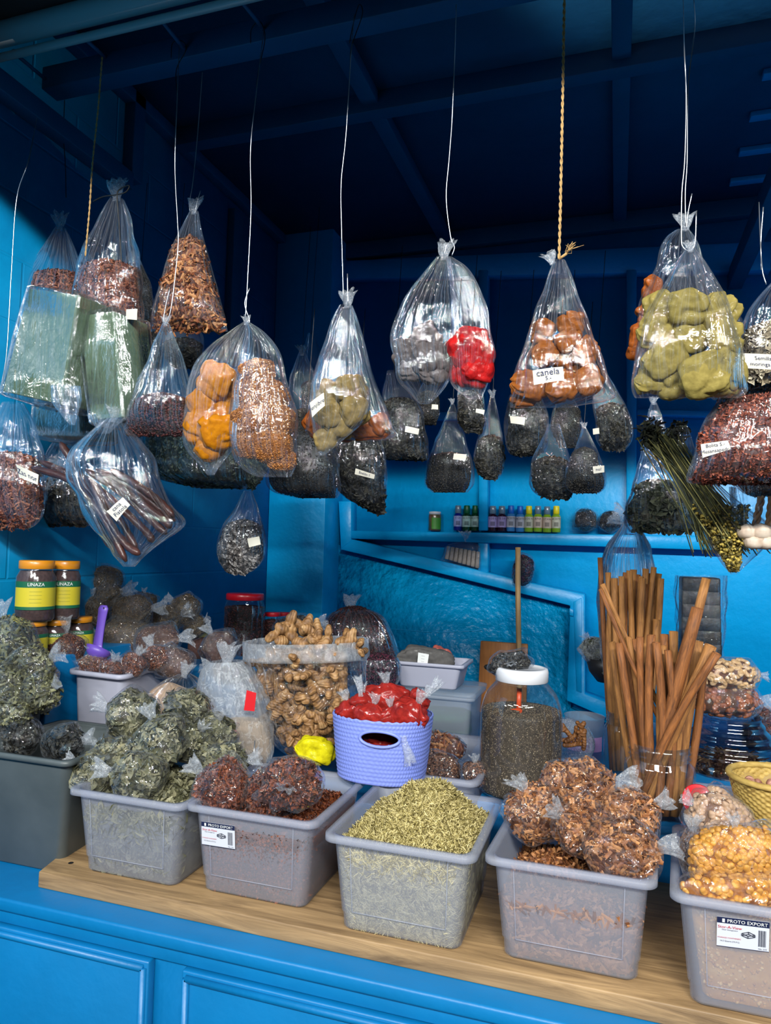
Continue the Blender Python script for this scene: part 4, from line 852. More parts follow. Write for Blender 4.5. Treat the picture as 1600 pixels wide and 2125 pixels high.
def cord(label, pts, Y, r=.0026, fray=None):
    C0 = smooth_path([atY(x, y, Y) for x, y in pts], 40); mb = MB(); L_ = np.cumsum(np.concatenate([[0], np.linalg.norm(np.diff(C0, axis=0), axis=1)]))
    for s in (0, math.pi): 
        a = L_/.0055+s; mb.add(*tube(C0+np.column_stack([np.cos(a)*r*.7, np.sin(a)*r*.7, 0*a]), r*.8, 5))
    if fray:
        g = np.random.default_rng(3); c = atY(*fray[0], Y); e = atY(*fray[1], Y)
        mb.add(*tube([atY(*pts[-1], Y), c], r*1.3, 6))
        for i in range(16): mb.add(*tube([c, (c+e)/2+g.normal(0, .004, 3), e+g.normal(0, .007, 3)], .0006, 4))
    tag(mb.build('jute_cord', JUTE, None, True), label, 'cord', 'jute cords')
cord('twisted jute cord holding the cinnamon powder bag', [(1171, -5), (1169, 120), (1166, 280), (1163, 420), (1160, 538)], YH, fray=((1176, 526), (1190, 508)))
cord('twisted jute cord hanging by the tall black tied bag', [(212, 118), (204, 220), (192, 340), (186, 430), (177, 532)], 1.72, r=.0020)
for i in range(26):
    pass
sticker([(262, 642), (285, 641), (284, 664), (261, 662)], 1.70, empty('loose_tag', atY(273, 665, 1.70), 'blank paper tag stuck on the tall black tied bag', 'paper tag'), [])
# ================================================================== GOODS ON THE COUNTER
FILL.update({
 'rosemary': ('needle', .022, 120000, [lin(104, 92, 48), lin(176, 162, 100), lin(216, 202, 146)]),
 'pouchbrown': ('crumb', .009, 60000, [lin(42, 24, 16), lin(88, 56, 40), lin(130, 92, 68)]),
})
G2 = 'frosted storage boxes along the plank'
def rect(x0, x1, y0, y1, dx=0.): return [(x0, y0), (x1, y0), (x1+dx, y1), (x0+dx, y1)]
B1, B2, B3, B4, B5 = rect(-1.262, -.937, 1.437, 1.80), rect(-.943, -.614, 1.452, 1.81), rect(-.580, -.257, 1.408, 1.775), rect(-.245, .076, 1.424, 1.785, .02), rect(.094, .42, 1.393, 1.76, .03)
b1 = tub('frosted plastic box heaped with green bay leaf bags, first along the plank', B1, ZP, 1.0, group=G2)
b2 = tub('frosted plastic box with a white sticker holding dark brown flower bags', B2, ZP, 1.0, group=G2)
b3 = tub('frosted plastic box full of loose yellow green rosemary needles', B3, ZP, 1.0, group=G2)
b4 = tub('frosted plastic box full of loose bark chips and bagged chips', B4, ZP, 1.0, group=G2)
b5 = tub('frosted plastic box with a white sticker holding bags of corn', B5, ZP, 1.0, group=G2)
def stuff(o, label, cat): tag(o[0], label, cat, None, 'stuff'); return o
stuff(heap(B1, ZP, .965, .86, 'bay', 101, .035, (.5, -.2), name='loose_leaves', cap=3800, rough=.012, spread=.8), 'loose dried green bay leaves filling the first box', 'leaves')
stuff(heap(B2, ZP, .955, .86, 'brownfl', 102, .03, (.3, .5), name='loose_dried_flowers', cap=9000, rough=.01, size=.9), 'loose dark brown dried flowers filling the box with the sticker', 'dried flowers')
stuff(heap(B3, ZP, .972, .86, 'rosemary', 103, .095, (.1, .35), name='loose_rosemary', cap=26000, spread=.62, rough=.004), 'heap of loose yellow green rosemary needles in the middle box', 'rosemary')
stuff(heap(B4, ZP, .915, .86, 'cinch', 104, .05, (-.5, -.2), name='loose_bark_chips', cap=4500, rough=.010, shrink=.92), 'loose brown cinnamon bark chips in the fourth box', 'bark chips')
FILL['corn'] = ('crumb', .010, 30000, [lin(176, 112, 30), lin(210, 150, 56), lin(232, 190, 110)])
stuff(heap(B5, ZP, .945, .86, 'corn', 105, shrink=.84, name='loose_corn', cap=2500), 'loose golden corn lying under the corn bags in the last box', 'corn')
def pouches(lst, fill, what, group, seed, cat='bag', name='herb_bag', gap=35, cap=1000, fm=None, **kw):
    pw = place_words([(q[0], q[1]) for q in lst], gap)
    for i, q in enumerate(lst):
        c, abc, R = ppx(q[0], q[1], q[5], q[2], q[3], q[4], q[6] if len(q) > 6 else 15, q[7] if len(q) > 7 else .85)
        pouch(what+(', '+pw[i] if len(lst) > 1 else ''), c, abc, R, fill, seed+i*5, cat, group, name, cap=cap, fm=fm, **kw)
pouches([(278, 1490, 122, 92, 70, 1.70, 10), (388, 1474, 92, 116, 5, 1.78, 70), (335, 1538, 112, 104, 20, 1.63, 10), (245, 1572, 104, 84, 10, 1.60, 75), (192, 1606, 90, 76, 60, 1.54, 10), (288, 1612, 128, 78, 80, 1.50, 10), (402, 1545, 92, 70, -30, 1.72, 20), (448, 1522, 88, 84, -20, 1.79, 30), (468, 1578, 112, 60, -80, 1.68, 10)], 'bay', 'knotted bag of dried bay leaves on the first box', 'bay leaf bags', 200, gap=28, cap=420)
pouches([(458, 1638, 124, 100, 50, 1.55, 10), (560, 1652, 130, 96, -50, 1.60, 15), (610, 1625, 118, 112, -5, 1.53, 78)], 'brownfl', 'knotted bag of dark brown dried flowers', 'dark brown flower bags', 240, gap=14, cap=1500, fm=FILM2)
pouches([(1200, 1628, 165, 92, -80, 1.66, 10), (1112, 1682, 112, 112, 30, 1.62, 15), (1305, 1692, 140, 84, -60, 1.64, 10), (1212, 1712, 140, 92, 60, 1.56, 25), (1292, 1768, 160, 118, -70, 1.50, 20)], 'cinch', 'knotted bag of brown bark chips on the fourth box', 'bark chip bags', 260, gap=30, cap=900)
# leaf stalk bags and bins
bin_ = lambda *a, **k: tub(*a, m=GREYP, name='grey_bin', cat='bin', group='dark grey bins', taper=.86, lip=.012, th=.004, step=False, ridge=False, **k)
bin_('dark grey plastic bin with two herb bags inside, beside the plank', [(-1.62, 1.47), (-1.285, 1.47), (-1.32, 1.82), (-1.62, 1.82)], zt, 1.05)
bin_('dark grey plastic bin under the leaf stalk bags at the side wall', [(-1.865, 1.46), (-1.645, 1.46), (-1.645, 1.80), (-1.865, 1.80)], zt, 1.09)
H_ = [(-1.60, 1.49), (-1.30, 1.49), (-1.34, 1.80), (-1.60, 1.80)]
stuff(heap(H_, zt, .96, .86, 'dark', 106, name='loose_dark_herb', cap=900), 'loose dark herb lying deep in the grey bin', 'herb')
pouches([(42, 1526, 100, 62, 60, 1.62, 20), (132, 1540, 104, 58, -80, 1.60, 10)], 'dark', 'bag of dark herb inside the grey bin', 'bags in the grey bin', 280, gap=30, cap=500)
pouches([(18, 1334, 104, 118, 10, 1.72, 10), (66, 1392, 130, 74, -60, 1.70, 10), (14, 1428, 120, 92, 60, 1.64, 10), (88, 1438, 76, 70, -60, 1.66, 20), (20, 1476, 100, 44, 80, 1.60, 10)], 'stalk', 'bag of chopped green stalks at the side wall', 'green stalk bags', 300, gap=36, cap=650)
# linseed jars on a riser
riser(-1.865, 1.82, 1.232, -1.69, 2.50, 'wooden riser under the linseed jars along the side wall')
riser(-1.69, 2.22, 1.15, -1.25, 2.62, 'wooden riser under the brown seed bags at the side wall')
riser(-1.60, 2.64, 1.09, -1.15, 3.40, 'wooden riser under the jars with red lids')
riser(-.35, 1.93, .935, .16, 2.62, 'wooden riser under the big seed jar')
riser(.17, 2.12, .985, .95, 3.20, 'wooden riser under the wide ribbed jar')
riser(-1.20, 1.90, .90, -.62, 2.60, 'wooden riser under the ginger bag')
riser(-1.12, 2.70, .99, -.88, 3.30, 'wooden riser under the dark petal bags')
YELL = mat('label_yellow', lin(196, 180, 40), rough=.5); GRN = mat('label_green', lin(20, 92, 62), rough=.5); OLID = mat('orange_lid', lin(206, 132, 20), rough=.4, coat=.3); WTXT = mat('white_print', (.75, .77, .75), rough=.6)
BROWNPW = mat('ground_linseed', lin(84, 56, 50), lin(58, 36, 32), rough=.9, scale=120)
def cyl_band(c, r, z0, z1, a0, a1, m, parent, name):
    a = np.radians(np.linspace(a0, a1, 24)); V = np.vstack([np.column_stack([c[0]+r*np.cos(a), c[1]+r*np.sin(a), np.full(24, z)]) for z in (z0, z1)])
    return mesh(name, V, grid_faces(2, 24, False), m, parent)
def text_cyl(s, c, r, z, h, amid, m, parent, name='lettering'):
    o = text(s, (0, 0, 0), (1, 0, 0), (0, 0, 1), h, m, parent, name)
    if not o: return
    og = ORG[parent.name]
    for v in o.data.vertices:
        x, zz = v.co.x+og[0], v.co.z+og[2]; a = math.radians(amid)+x/r
        v.co = (c[0]+r*math.cos(a)-og[0], c[1]+r*math.sin(a)-og[1], z+zz-og[2])
def lins_jar(px, ytop, ybot, Y, wpx, label):
    k = mpp(px, ybot, Y); b = atY(px, ybot, Y); r = wpx*k/2; H = (ybot-ytop)*k; root = empty('linseed_jar', b, label, 'jar', 'linseed jars with orange lids')
    prof = [(r*.9, 0), (r, H*.04), (r, H*.72), (r*.84, H*.82), (r*.82, H*.86)]
    V, f = lathe([(a*.96, z+.002) for a, z in prof[:-1]]+[(.001, H*.8)], b); mesh('ground_linseed', V, f, BROWNPW, root)
    V, f = lathe(prof+[(r*.8, H*.9)], b); mesh('jar_body', V, f, PET, root)
    l = r*.90; V, f = lathe([(l*.98, H*.86), (l, H*.865), (l, H*.985), (l*.95, H), (.001, H)], b, cap0=False); mesh('lid', V, f, OLID, root)
    am = math.degrees(math.atan2(-b[1], -b[0])); lab = cyl_band(b, r*1.012, H*.20+b[2], H*.66+b[2], am-75, am+75, YELL, root, 'label')
    for z0, z1 in ((.56, .66), (.20, .25)): cyl_band(b, r*1.016, b[2]+H*z0, b[2]+H*z1, am-75, am+75, GRN, lab, 'green_band')
    text_cyl('LINAZA', b, r*1.03, b[2]+H*.61, H*.075, am, WTXT, lab)
    for q in range(4): text_cyl('-------------', b, r*1.02, b[2]+H*(.50-.06*q), H*.045, am, mat('green_print', lin(60, 100, 40)), lab, 'small_print')
lins_jar(62, 1288, 1364, 1.845, 66, 'linseed jar with an orange lid, lower row, nearest the leaf bags')
lins_jar(112, 1286, 1362, 1.95, 60, 'linseed jar with an orange lid, lower row, middle one')
lins_jar(161, 1280, 1358, 2.06, 58, 'linseed jar with an orange lid, lower row, beside the scoop')
lins_jar(71, 1163, 1288, 1.85, 76, 'upper linseed jar with an orange lid, the fuller one at the wall')
lins_jar(131, 1164, 1284, 1.97, 62, 'upper linseed jar with an orange lid, beside the brown seed bags')
pouches([(215, 1200, 96, 46, 80, 2.28, 10), (212, 1234, 110, 48, -80, 2.28, 10), (190, 1268, 76, 62, 0, 2.24, 10), (277, 1268, 104, 62, -80, 2.30, 10), (300, 1248, 56, 36, 0, 2.42, 10), (342, 1286, 96, 50, -70, 2.40, 10), (384, 1266, 56, 74, 55, 2.44, 10), (405, 1300, 50, 44, -60, 2.46, 10), (262, 1325, 130, 78, 85, 2.26, 10)], 'cumin', 'bag of brown cumin seeds stacked at the side wall', 'brown cumin bags', 330, gap=24, cap=1300)
# white box with linseed bags and purple scoop
WB = [(-1.665, 1.87), (-1.43, 1.85), (-1.455, 2.19), (-1.675, 2.20)]
tub('tall milky white plastic box of brown linseed bags near the side wall', WB, zt, 1.19, m=TUBW, name='plastic_box', cat='plastic box', lip=.012, taper=.82, step=False, ridge=False, r=.25)
stuff(heap([(-1.65, 1.88), (-1.44, 1.865), (-1.465, 2.17), (-1.66, 2.18)], 1.0, 1.165, .95, 'flax', 107, name='loose_linseed', cap=4000), 'loose brown linseed in the milky white box', 'seeds')
pouches([(135, 1352, 84, 84, 0, 1.96, 10), (192, 1380, 66, 40, 5, 1.90, 5), (232, 1388, 58, 36, -20, 1.89, 20), (276, 1378, 60, 40, -30, 1.92, 10), (322, 1364, 66, 46, 20, 2.0, 5)], 'flax', 'small knotted bag of brown linseed in the milky box', 'linseed bags', 360, gap=18, cap=1600, tuft=.5)
PURP = mat('purple_plastic', lin(104, 76, 176), lin(96, 70, 166), rough=.4)
sc_ = empty('scoop', atY(205, 1368, 1.93), 'purple plastic scoop standing handle up in the milky box', 'scoop')
P = [atY(216, 1256, 1.95), atY(210, 1300, 1.945), atY(202, 1345, 1.94)]; k = mpp(205, 1300, 1.94); V = []
for i, t in enumerate(np.linspace(0, 1, 14)):
    c = P[0]*(1-t)+P[2]*t; w_ = (12-2.5*math.sin(t*3))*k*min(1, (.35+t*9)**.5)
    V += [c+[-w_, -.003, 0], c+[w_, -.003, 0], c+[w_, .003, 0], c+[-w_, .003, 0]]
mesh('handle', np.array(V), [grid_faces(14, 4), np.array([[0, 1, 2, 3]]), np.array([[55, 54, 53, 52]])], PURP, sc_)
V, f = lathe([(.001, -.028), (.018, -.026), (.034, -.012), (.043, .008), (.041, .008), (.032, -.010), (.016, -.023), (.001, -.025)], (0, 0, 0), 28, cap0=False)
mesh('bowl', V @ rotm(-.5, .15, 0).T*np.array([1, 1, 1])+atY(204, 1352, 1.92), f, PURP, sc_)
V, f = lathe([(.003, 0), (.003, .001)], (0, 0, 0), 12); mesh('hanging_hole', V @ Rx(math.pi/2).T+atY(215.5, 1262, 1.946), f, DARKM, sc_)
# crumpled bags, cream powder, crumbs
CREAM = powder('cream_powder', lin(184, 156, 128), lin(164, 136, 108), wr=.2)
pouches([(330, 1330, 110, 60, -80, 2.15, 10), (362, 1375, 96, 56, 70, 2.05, 10)], 'pink', 'loosely folded clear bag of pale brown pieces behind the linseed box', 'folded clear bags', 380, gap=15, cap=500)
crb = hang_bag('knotted clear bag of cream powder standing behind the bay leaf bags', [(1398, 372, 392), (1415, 340, 410), (1445, 312, 428), (1480, 306, 436), (1520, 312, 440), (1550, 320, 436)], 2.0, seed=391, name='standing_bag', tuft=(382, 1402, 30, .2, 1), group=None, flat=.7)
c, abc, R = ppx(350, 1455, 2.0, 78, 80, 0, 10, .8); V, f = pillow(*abc, 392); mesh('cream_powder', V+c, f, CREAM, crb)
c, abc, R = ppx(372, 1520, 2.0, 110, 90, 0, 10, .8); V, f = pillow(*abc, 393); mesh('cream_powder', V+c, f, CREAM, crb)
bb = hang_bag('big loose clear bag of pale bread crumbs with red printing beside the ginger', [(1372, 440, 500), (1395, 425, 520), (1440, 420, 545), (1480, 428, 556), (1520, 440, 560), (1560, 450, 562), (1585, 462, 556)], 2.02, 'crumbs', 1502, 395, name='standing_bag', flat=.7, cap=5000, fm=film('big_bag_film', haze=.30, refl=.8, bump=.8, bscale=24, stretch=(1, 1, 1), fold=.3), tuft=(470, 1376, 44, .1, 1))
RPR = mat('red_print', lin(196, 24, 34), rough=.5)
mesh('red_print', np.array([atY(x, y, 1.915) for x, y in ((512, 1432), (532, 1438), (528, 1476), (506, 1474))]), np.array([[3, 2, 1, 0]]), RPR, bb, False)
pouches([(455, 1345, 80, 70, 30, 2.3, 10), (480, 1392, 90, 40, 80, 2.2, 10)], 'pink', 'crumpled clear bag by the jar with the big red lid', 'crumpled clear bags', 398, cap=120, gap=20, dens=.2)
jb = atY(408, 1368, 2.5); k = mpp(408, 1360, 2.5); r0 = empty('yellow_lid_jar', jb, 'small jar with a yellow lid behind the folded clear bags', 'jar')
V, f = lathe([(19*k, 0), (19*k, 42*k), (17*k, 50*k)], jb); mesh('jar_body', V, f, BROWNPW, r0)
V, f = lathe([(21*k, 48*k), (21*k, 66*k), (19*k, 70*k), (.001, 70*k)], jb); mesh('lid', V, f, mat('yellow_lid', lin(210, 186, 24), rough=.4), r0)
REDL = mat('red_lid', lin(190, 20, 34), rough=.35, coat=.3)
def lid_jar(px, ytop, ybot, w, Y, label, fill='hibiscus', level=.80, lidm=None, name='glass_jar', group=None):
    k = mpp(px, ybot, Y); b = atY(px, ybot, Y); r = w*k/2; H = (ybot-ytop)*k; root = empty(name, b, label, 'jar', group)
    V, f = lathe([(r*.9, .003), (r*.95, H*.03), (r*.955, H*level), (r*.6, H*level+.004), (.001, H*level+.006)], b, 48); f[0] = f[0]
    mb = MB(); mb.add(V, f, .1); add_flakes(mb, V, f[0], fill, int(px), .8, 2200); mb.build('filling', fillmat(fill), root, True)
    V, f = lathe([(r*.93, 0), (r, H*.03), (r, H*.80), (r*.9, H*.88), (r*.88, H*.93)], b, 48); mesh('jar_body', V, f, GLASS, root)
    l = r*.93; V, f = lathe([(l*.97, H*.91), (l, H*.915), (l, H*.985), (l*.96, H), (.001, H*1.002)], b, 40); mesh('lid', V, f, lidm or REDL, root); return root
lid_jar(504, 1232, 1376, 84, 2.75, 'large jar of dark dried petals with a wide red lid')
lid_jar(563, 1271, 1360, 34, 2.85, 'small jar with a red lid next to the large one', group='small jars with red lids')
lid_jar(586, 1271, 1360, 30, 3.05, 'small jar with a red lid half behind the ginger', group='small jars with red lids')
# hibiscus bags and black bag
hang_bag('fat knotted clear bag of dark dried petals behind the ginger', [(1262, 712, 752), (1275, 690, 782), (1300, 676, 800), (1340, 680, 816), (1380, 690, 826), (1400, 700, 828)], 2.95, 'hibiscus', 1268, 402, name='standing_bag', tuft=(728, 1266, 34), flat=.75, cap=3000, dmax=.2, group='dark petal bags')
hang_bag('lower clear bag of purple petals under the fat knotted one', [(1366, 742, 820), (1385, 738, 828), (1410, 742, 826), (1430, 750, 820)], 2.80, 'purple', 1368, 403, name='standing_bag', flat=.7, cap=1500, group='dark petal bags')
pouches([(612, 1302, 100, 44, -80, 2.7, 10)], 'darkfine', 'small black seed bag peeking over the ginger roots', None, 405, cap=400)
# small boxes by the pillar
def px_tub(xl, xr, yt, yb, Y, depth, label, m=TUBC, taper=.88, **kw):
    a, b = atY(xl, yt, Y), atY(xr, yt, Y); z1 = (a[2]+b[2])/2; z0 = atY((xl+xr)/2, yb, Y)[2]
    return rect(a[0], b[0], Y, Y+depth), z0, z1
C_, z0, z1 = px_tub(888, 984, 1448, 1545, 2.86, .30, ''); C_ = rect(C_[0][0]-.16, C_[1][0], 2.86, 3.16)
lb = tub('lidded clear box with a folded green cloth inside, under the small box', C_, zt, z1, m=TUBC, name='clear_box', cat='plastic box', group='clear boxes by the rough blue panel', taper=.9, step=False, ridge=False)
S = rsq(10, .2); xy = bil(np.array(C_), S*1.02); n = len(S); V = np.vstack([np.column_stack([xy, np.full(n, z1+.004)]), np.column_stack([xy, np.full(n, z1+.018)]), np.column_stack([bil(np.array(C_), S*.9), np.full(n, z1+.022)])])
mesh('lid', V, [grid_faces(3, n), (np.arange(n)+2*n)[None]], TUBC, lb)
GC = mat('green_knit', lin(24, 96, 44), lin(60, 140, 60), rough=.9, scale=60, bump=1, bscale=150); DC = mat('dark_knit', lin(14, 36, 34), lin(24, 60, 56), rough=.9, scale=60, bump=1, bscale=150)
root = empty('folded_cloth', (-.70, 2.95, zt+.01), 'folded green and dark knitted cloth in the lidded clear box', 'cloth')
for i, (h, m_) in enumerate(((.05, DC), (.035, GC), (.03, DC), (.03, GC))):
    z = zt+.02+sum((.05, .035, .03, .03)[:i]); S8 = rsq(8, .5); Cq = np.array(rect(-.80, -.58, 2.89, 3.08)); n = len(S8)
    V = np.vstack([np.column_stack([bil(Cq, S8*s), np.full(n, z+t*h)+0]) for s, t in ((.9, 0), (1, .25), (1.01, .5), (1, .8), (.9, 1))]); V[:, :2] += .004*np.column_stack([wob(V, i+3, 40), wob(V, i+9, 40)])
    mesh('fold', V, [grid_faces(5, n), (np.arange(n)+4*n)[None]], m_, root)
C_, z0, z1b = px_tub(809, 962, 1378, 1440, 2.88, .22, '')
tub('small clear box of grey powder bag stacked on the lidded box', C_, z1+.022, z1b, m=TUBW, name='clear_box', cat='plastic box', group='clear boxes by the rough blue panel', taper=.85, step=False, ridge=False)
inner_pouches([(884, 1368, 130, 44, 85)], 2.97, 'bag of grey powder with a white sticker in the small box', powder('dull_grey', lin(98, 96, 94)), None, 411, cat='bag', name='powder_bag', grow=1)
tg = empty('white_sticker', atY(880, 1378, 2.90), 'white printed sticker on the grey powder bag', 'sticker'); sticker([(868, 1354), (890, 1358), (887, 1379), (866, 1376)], 2.885, tg, [('-----', .2), ('-----', .2), ('-----', .2)], WTXT, bend=.001)
inner_pouches([(915, 1360, 60, 30, 80)], 3.02, 'bag of pink salt behind the grey powder bag', powder('pink_salt', lin(178, 96, 84), lin(150, 70, 66)), None, 413, cat='bag', name='powder_bag', grow=1)
# ginger: prototypes remeshed from lobes
def proto(lobes, voxel, m, name):
    mb = MB()
    for c, r in lobes:
        V, f = lathe([(math.sin(t)*1, -math.cos(t)) for t in np.linspace(.05, math.pi-.05, 9)], (0, 0, 0), 12, cap1=True)
        mb.add(V*np.array(r)+np.array(c), f)
    o = mb.build('tmp', m, None, True, origin=(0, 0, 0)); o.data.remesh_voxel_size = voxel
    md = o.modifiers.new('r', 'REMESH'); md.mode = 'VOXEL'; md.voxel_size = voxel; md.use_smooth_shade = True
    s = o.modifiers.new('s', 'SMOOTH'); s.iterations = 4; s.factor = .5
    dg = bpy.context.evaluated_depsgraph_get(); me = bpy.data.meshes.new_from_object(o.evaluated_get(dg)); me.name = name
    bpy.data.objects.remove(o)
    for p in me.polygons: p.use_smooth = True
    if not me.materials: me.materials.append(m)
    return me
def ringmat(name, a, b, c):
    m, nt, out = newmat(name); L = nt.links.new; tc = N(nt, 'ShaderNodeTexCoord'); n = N(nt, 'ShaderNodeTexNoise', Scale=30., Detail=5); L(tc.outputs['Object'], n.inputs[0])
    w = N(nt, 'ShaderNodeTexWave', Scale=30., Distortion=5., Detail=3); L(tc.outputs['Object'], w.inputs[0])
    r = ramp(nt, n.outputs[0], [(.3, a), (.5, b), (.72, c)]); b_ = N(nt, 'ShaderNodeBsdfPrincipled', Roughness=.6); mx = N(nt, 'ShaderNodeMix', _data_type='RGBA', _blend_type='MULTIPLY'); mx.inputs[0].default_value = .35
    r2 = ramp(nt, w.outputs[0], [(.1, (.4, .3, .2)), (.35, (1, 1, 1))]); L(r.outputs[0], mx.inputs[6]); L(r2.outputs[0], mx.inputs[7]); L(mx.outputs[2], b_.inputs['Base Color'])
    bp = N(nt, 'ShaderNodeBump', Strength=.4, Distance=.004); L(w.outputs[0], bp.inputs['Height']); L(bp.outputs[0], b_.inputs['Normal']); L(b_.outputs[0], out.inputs[0]); return m
GING = ringmat('ginger_skin', lin(86, 58, 34), lin(146, 108, 66), lin(184, 148, 102)); TURM = ringmat('turmeric_skin', lin(66, 36, 14), lin(122, 76, 34), lin(156, 104, 52))
g = np.random.default_rng(77); GP = []
for k in range(5):
    lobes = [((0, 0, 0), (.030, .018, .020))]; p = np.zeros(3)
    for i in range(4):
        d = g.normal(size=3)*np.array([1, .5, .8]); d /= np.linalg.norm(d); q = p+d*.030; lobes.append((q, (g.uniform(.014, .021), g.uniform(.013, .017), g.uniform(.013, .019)))); lobes.append((q+d*.014, (.012, .011, .012)))
        if g.uniform() < .5: p = q
    GP.append(proto(lobes, .0035, GING, 'ginger_root'))
TP = []
for k in range(2):
    lobes = [((x, .003*math.sin(x*90), 0), (.010, .009, .009)) for x in np.linspace(-.03, .03, 7)]+[((.01+.005*j, 0, .008*j), (.008, .008, .008)) for j in (1, 2, 3)]
    TP.append(proto(lobes, .003, TURM, 'turmeric_root'))
def place(me, name, c, rot, s, label, cat, group):
    o = bpy.data.objects.new(name, me); COL.objects.link(o); o.location = tuple(c); o.rotation_euler = tuple(rot); o.scale = (s,)*3 if np.isscalar(s) else tuple(s)
    return tag(o, label, cat, group)
YG = 2.06; gbrows = [(1340, 524, 750), (1365, 522, 752), (1410, 532, 752), (1460, 542, 750), (1510, 556, 746), (1550, 580, 740), (1574, 606, 728)]
gb = hang_bag('tall open clear bag packed with ginger roots, its rim folded down', gbrows, YG, seed=420, name='ginger_bag', flat=.62, pleat=.02, dmax=.13, fm=FILM2)
V, f, n, m = loft([(1328, 522, 750), (1345, 519, 753), (1372, 521, 754)], YG, .62, seed=421, pleat=.03, m=8, shrink=1.03, taper=60); V2 = V.copy()
mesh('folded_rim', V, f, film('milky_rim', haze=.30, refl=1.4, bump=.9, bscale=40, stretch=(1, 1, 1), fold=.2), gb)
cnt = 0
Vc, fc, n, m = loft(gbrows, YG, .5, n=30, m=20, pleat=0, seed=5, shrink=.72, wr=0); mesh('dark_core', Vc, [fc, np.arange(n)[None]], GING, gb)
for yy in np.arange(1376, 1572, 23):
    xl = np.interp(yy, [r[0] for r in gbrows], [r[1] for r in gbrows])+22; xr = np.interp(yy, [r[0] for r in gbrows], [r[2] for r in gbrows])-22
    for xx in np.arange(xl, xr+1, 31):
        u = (xx-(xl+xr)/2)/((xr-xl)/2+1e-6); yo = -.088*math.sqrt(max(0, 1-u*u))*(1 if yy < 1540 else .7)
        place(GP[cnt % 5], 'ginger_root', atY(xx+g.uniform(-6, 6), yy+g.uniform(-6, 6), YG+yo+g.uniform(-.004, .008)), g.uniform(0, 6.28, 3), g.uniform(.78, 1.02), 'knobbly tan ginger root inside the tall open bag', 'ginger', 'ginger roots in the bag'); cnt += 1
for i, (x, y, s, rz, dy) in enumerate(((595, 1305, 1.15, .3, -.02), (630, 1308, 1.05, 2., .02), (655, 1312, .9, 4., -.03), (585, 1330, .9, 1., -.05), (620, 1334, .9, 3., -.06), (680, 1328, .95, 5., -.05), (718, 1332, .95, .5, -.04), (742, 1340, .7, 1.4, -.03), (660, 1342, .9, 2.2, -.06))):
    place(GP[i % 5], 'ginger_root', atY(x, y, YG+dy), (g.uniform(-.3, .3), g.uniform(-.3, .3), rz), s, 'knobbly ginger root lying on top of the open ginger bag', 'ginger', 'ginger roots on top of the bag')
inner_pouches([(655, 1558, 96, 50, 80)], 1.90, 'bright yellow powder bag lying against the lilac basket', powder('yellow_powder', lin(206, 196, 16), lin(176, 164, 10), wr=.8), None, 431, cat='bag', name='powder_bag', grow=1, lump=.08)
tag(MB().add(*tube([atY(526, 1576, 1.80), atY(529, 1537, 1.82)], .0022, 8)).build('metal_spoon_handle', METAL, None, True), 'thin metal spoon handle sticking up behind the bay leaf bags', 'spoon')
# lilac basket
LIL = mat('lilac_plastic', lin(122, 138, 212), lin(114, 130, 204), rough=.4)
BY = 1.83; k = mpp(793, 1560, BY); bz0 = 1.004; bc = np.array([atY(793, 1560, BY)[0], BY]); bz1 = atY(793, 1497, BY-.10)[2]
n, m = 300, 64; a = np.linspace(0, 2*math.pi, n, endpoint=False); V = []; hb_ = bz1-bz0
rx0, rx1 = 88*k, 103*k
for i, t in enumerate(np.linspace(0, 1, m)):
    r = rx0+(rx1-rx0)*t**.8; row = t*16; fr_ = row-math.floor(row); d = 1 if int(row) % 2 else -1
    br = np.abs(np.sin(a*38+d*fr_*2.0)); rr = r+.0032*br*math.sin(math.pi*fr_)-.0012; e = .8
    ca, sa = np.cos(a), np.sin(a)
    V.append(np.column_stack([bc[0]+rr*np.sign(ca)*abs(ca)**e, bc[1]+rr*.82*np.sign(sa)*abs(sa)**e, np.full(n, bz0+hb_*t)+.0012*np.sin(a*38)*(t > .97)]))
V = np.concatenate(V); f = grid_faces(m, n); hc = atY(787, 1534, BY-rx1*.78); cf = V[f].mean(1)
hole = ((cf[:, 0]-hc[0])/(38*k))**2+((cf[:, 2]-hc[2])/(13*k))**2 < 1; hole &= cf[:, 1] < BY
bk = empty('lilac_basket', (bc[0], bc[1], bz0), 'lilac woven pattern plastic basket of red powder bags on the box rims', 'basket')
o = mesh('body', V, [f[~hole], np.arange(n)[::-1][None]], LIL, bk); s = o.modifiers.new('thick', 'SOLIDIFY'); s.thickness = .002
t_ = np.linspace(0, 2*math.pi, 60); P = [(hc[0]+40*k*math.cos(q), 0, hc[2]+15*k*math.sin(q)) for q in t_]
P = [(x, BY-rx1*.82*(max(0, 1-(abs(x-bc[0])/rx1)**2.5))**.4*.965-.001, z) for x, _, z in P]; mesh('handle_rim', *tube(P, .004, 10, False), LIL, bk)
RPW = powder('brick_red_powder', lin(150, 34, 26), lin(112, 20, 18), wr=.7, coat=.5)
lst = [(728, 1480, 66, 60, 20), (772, 1488, 80, 56, -10, -.05), (800, 1450, 100, 66, 0, .03), (850, 1486, 92, 60, -30, -.04), (868, 1455, 50, 46, -40, .02), (758, 1462, 70, 50, 10), (815, 1490, 60, 50, 10, -.05), (786, 1533, 80, 40, 90, -.02), (822, 1520, 90, 60, 0, .02), (750, 1515, 70, 60, 0)]
inner_pouches(lst, BY, 'knotted bag of brick red powder in the lilac basket', RPW, 'brick red powder bags', 440, cat='bag', name='powder_bag', gap=14, knot=.42, grow=1.0, thick=.8)
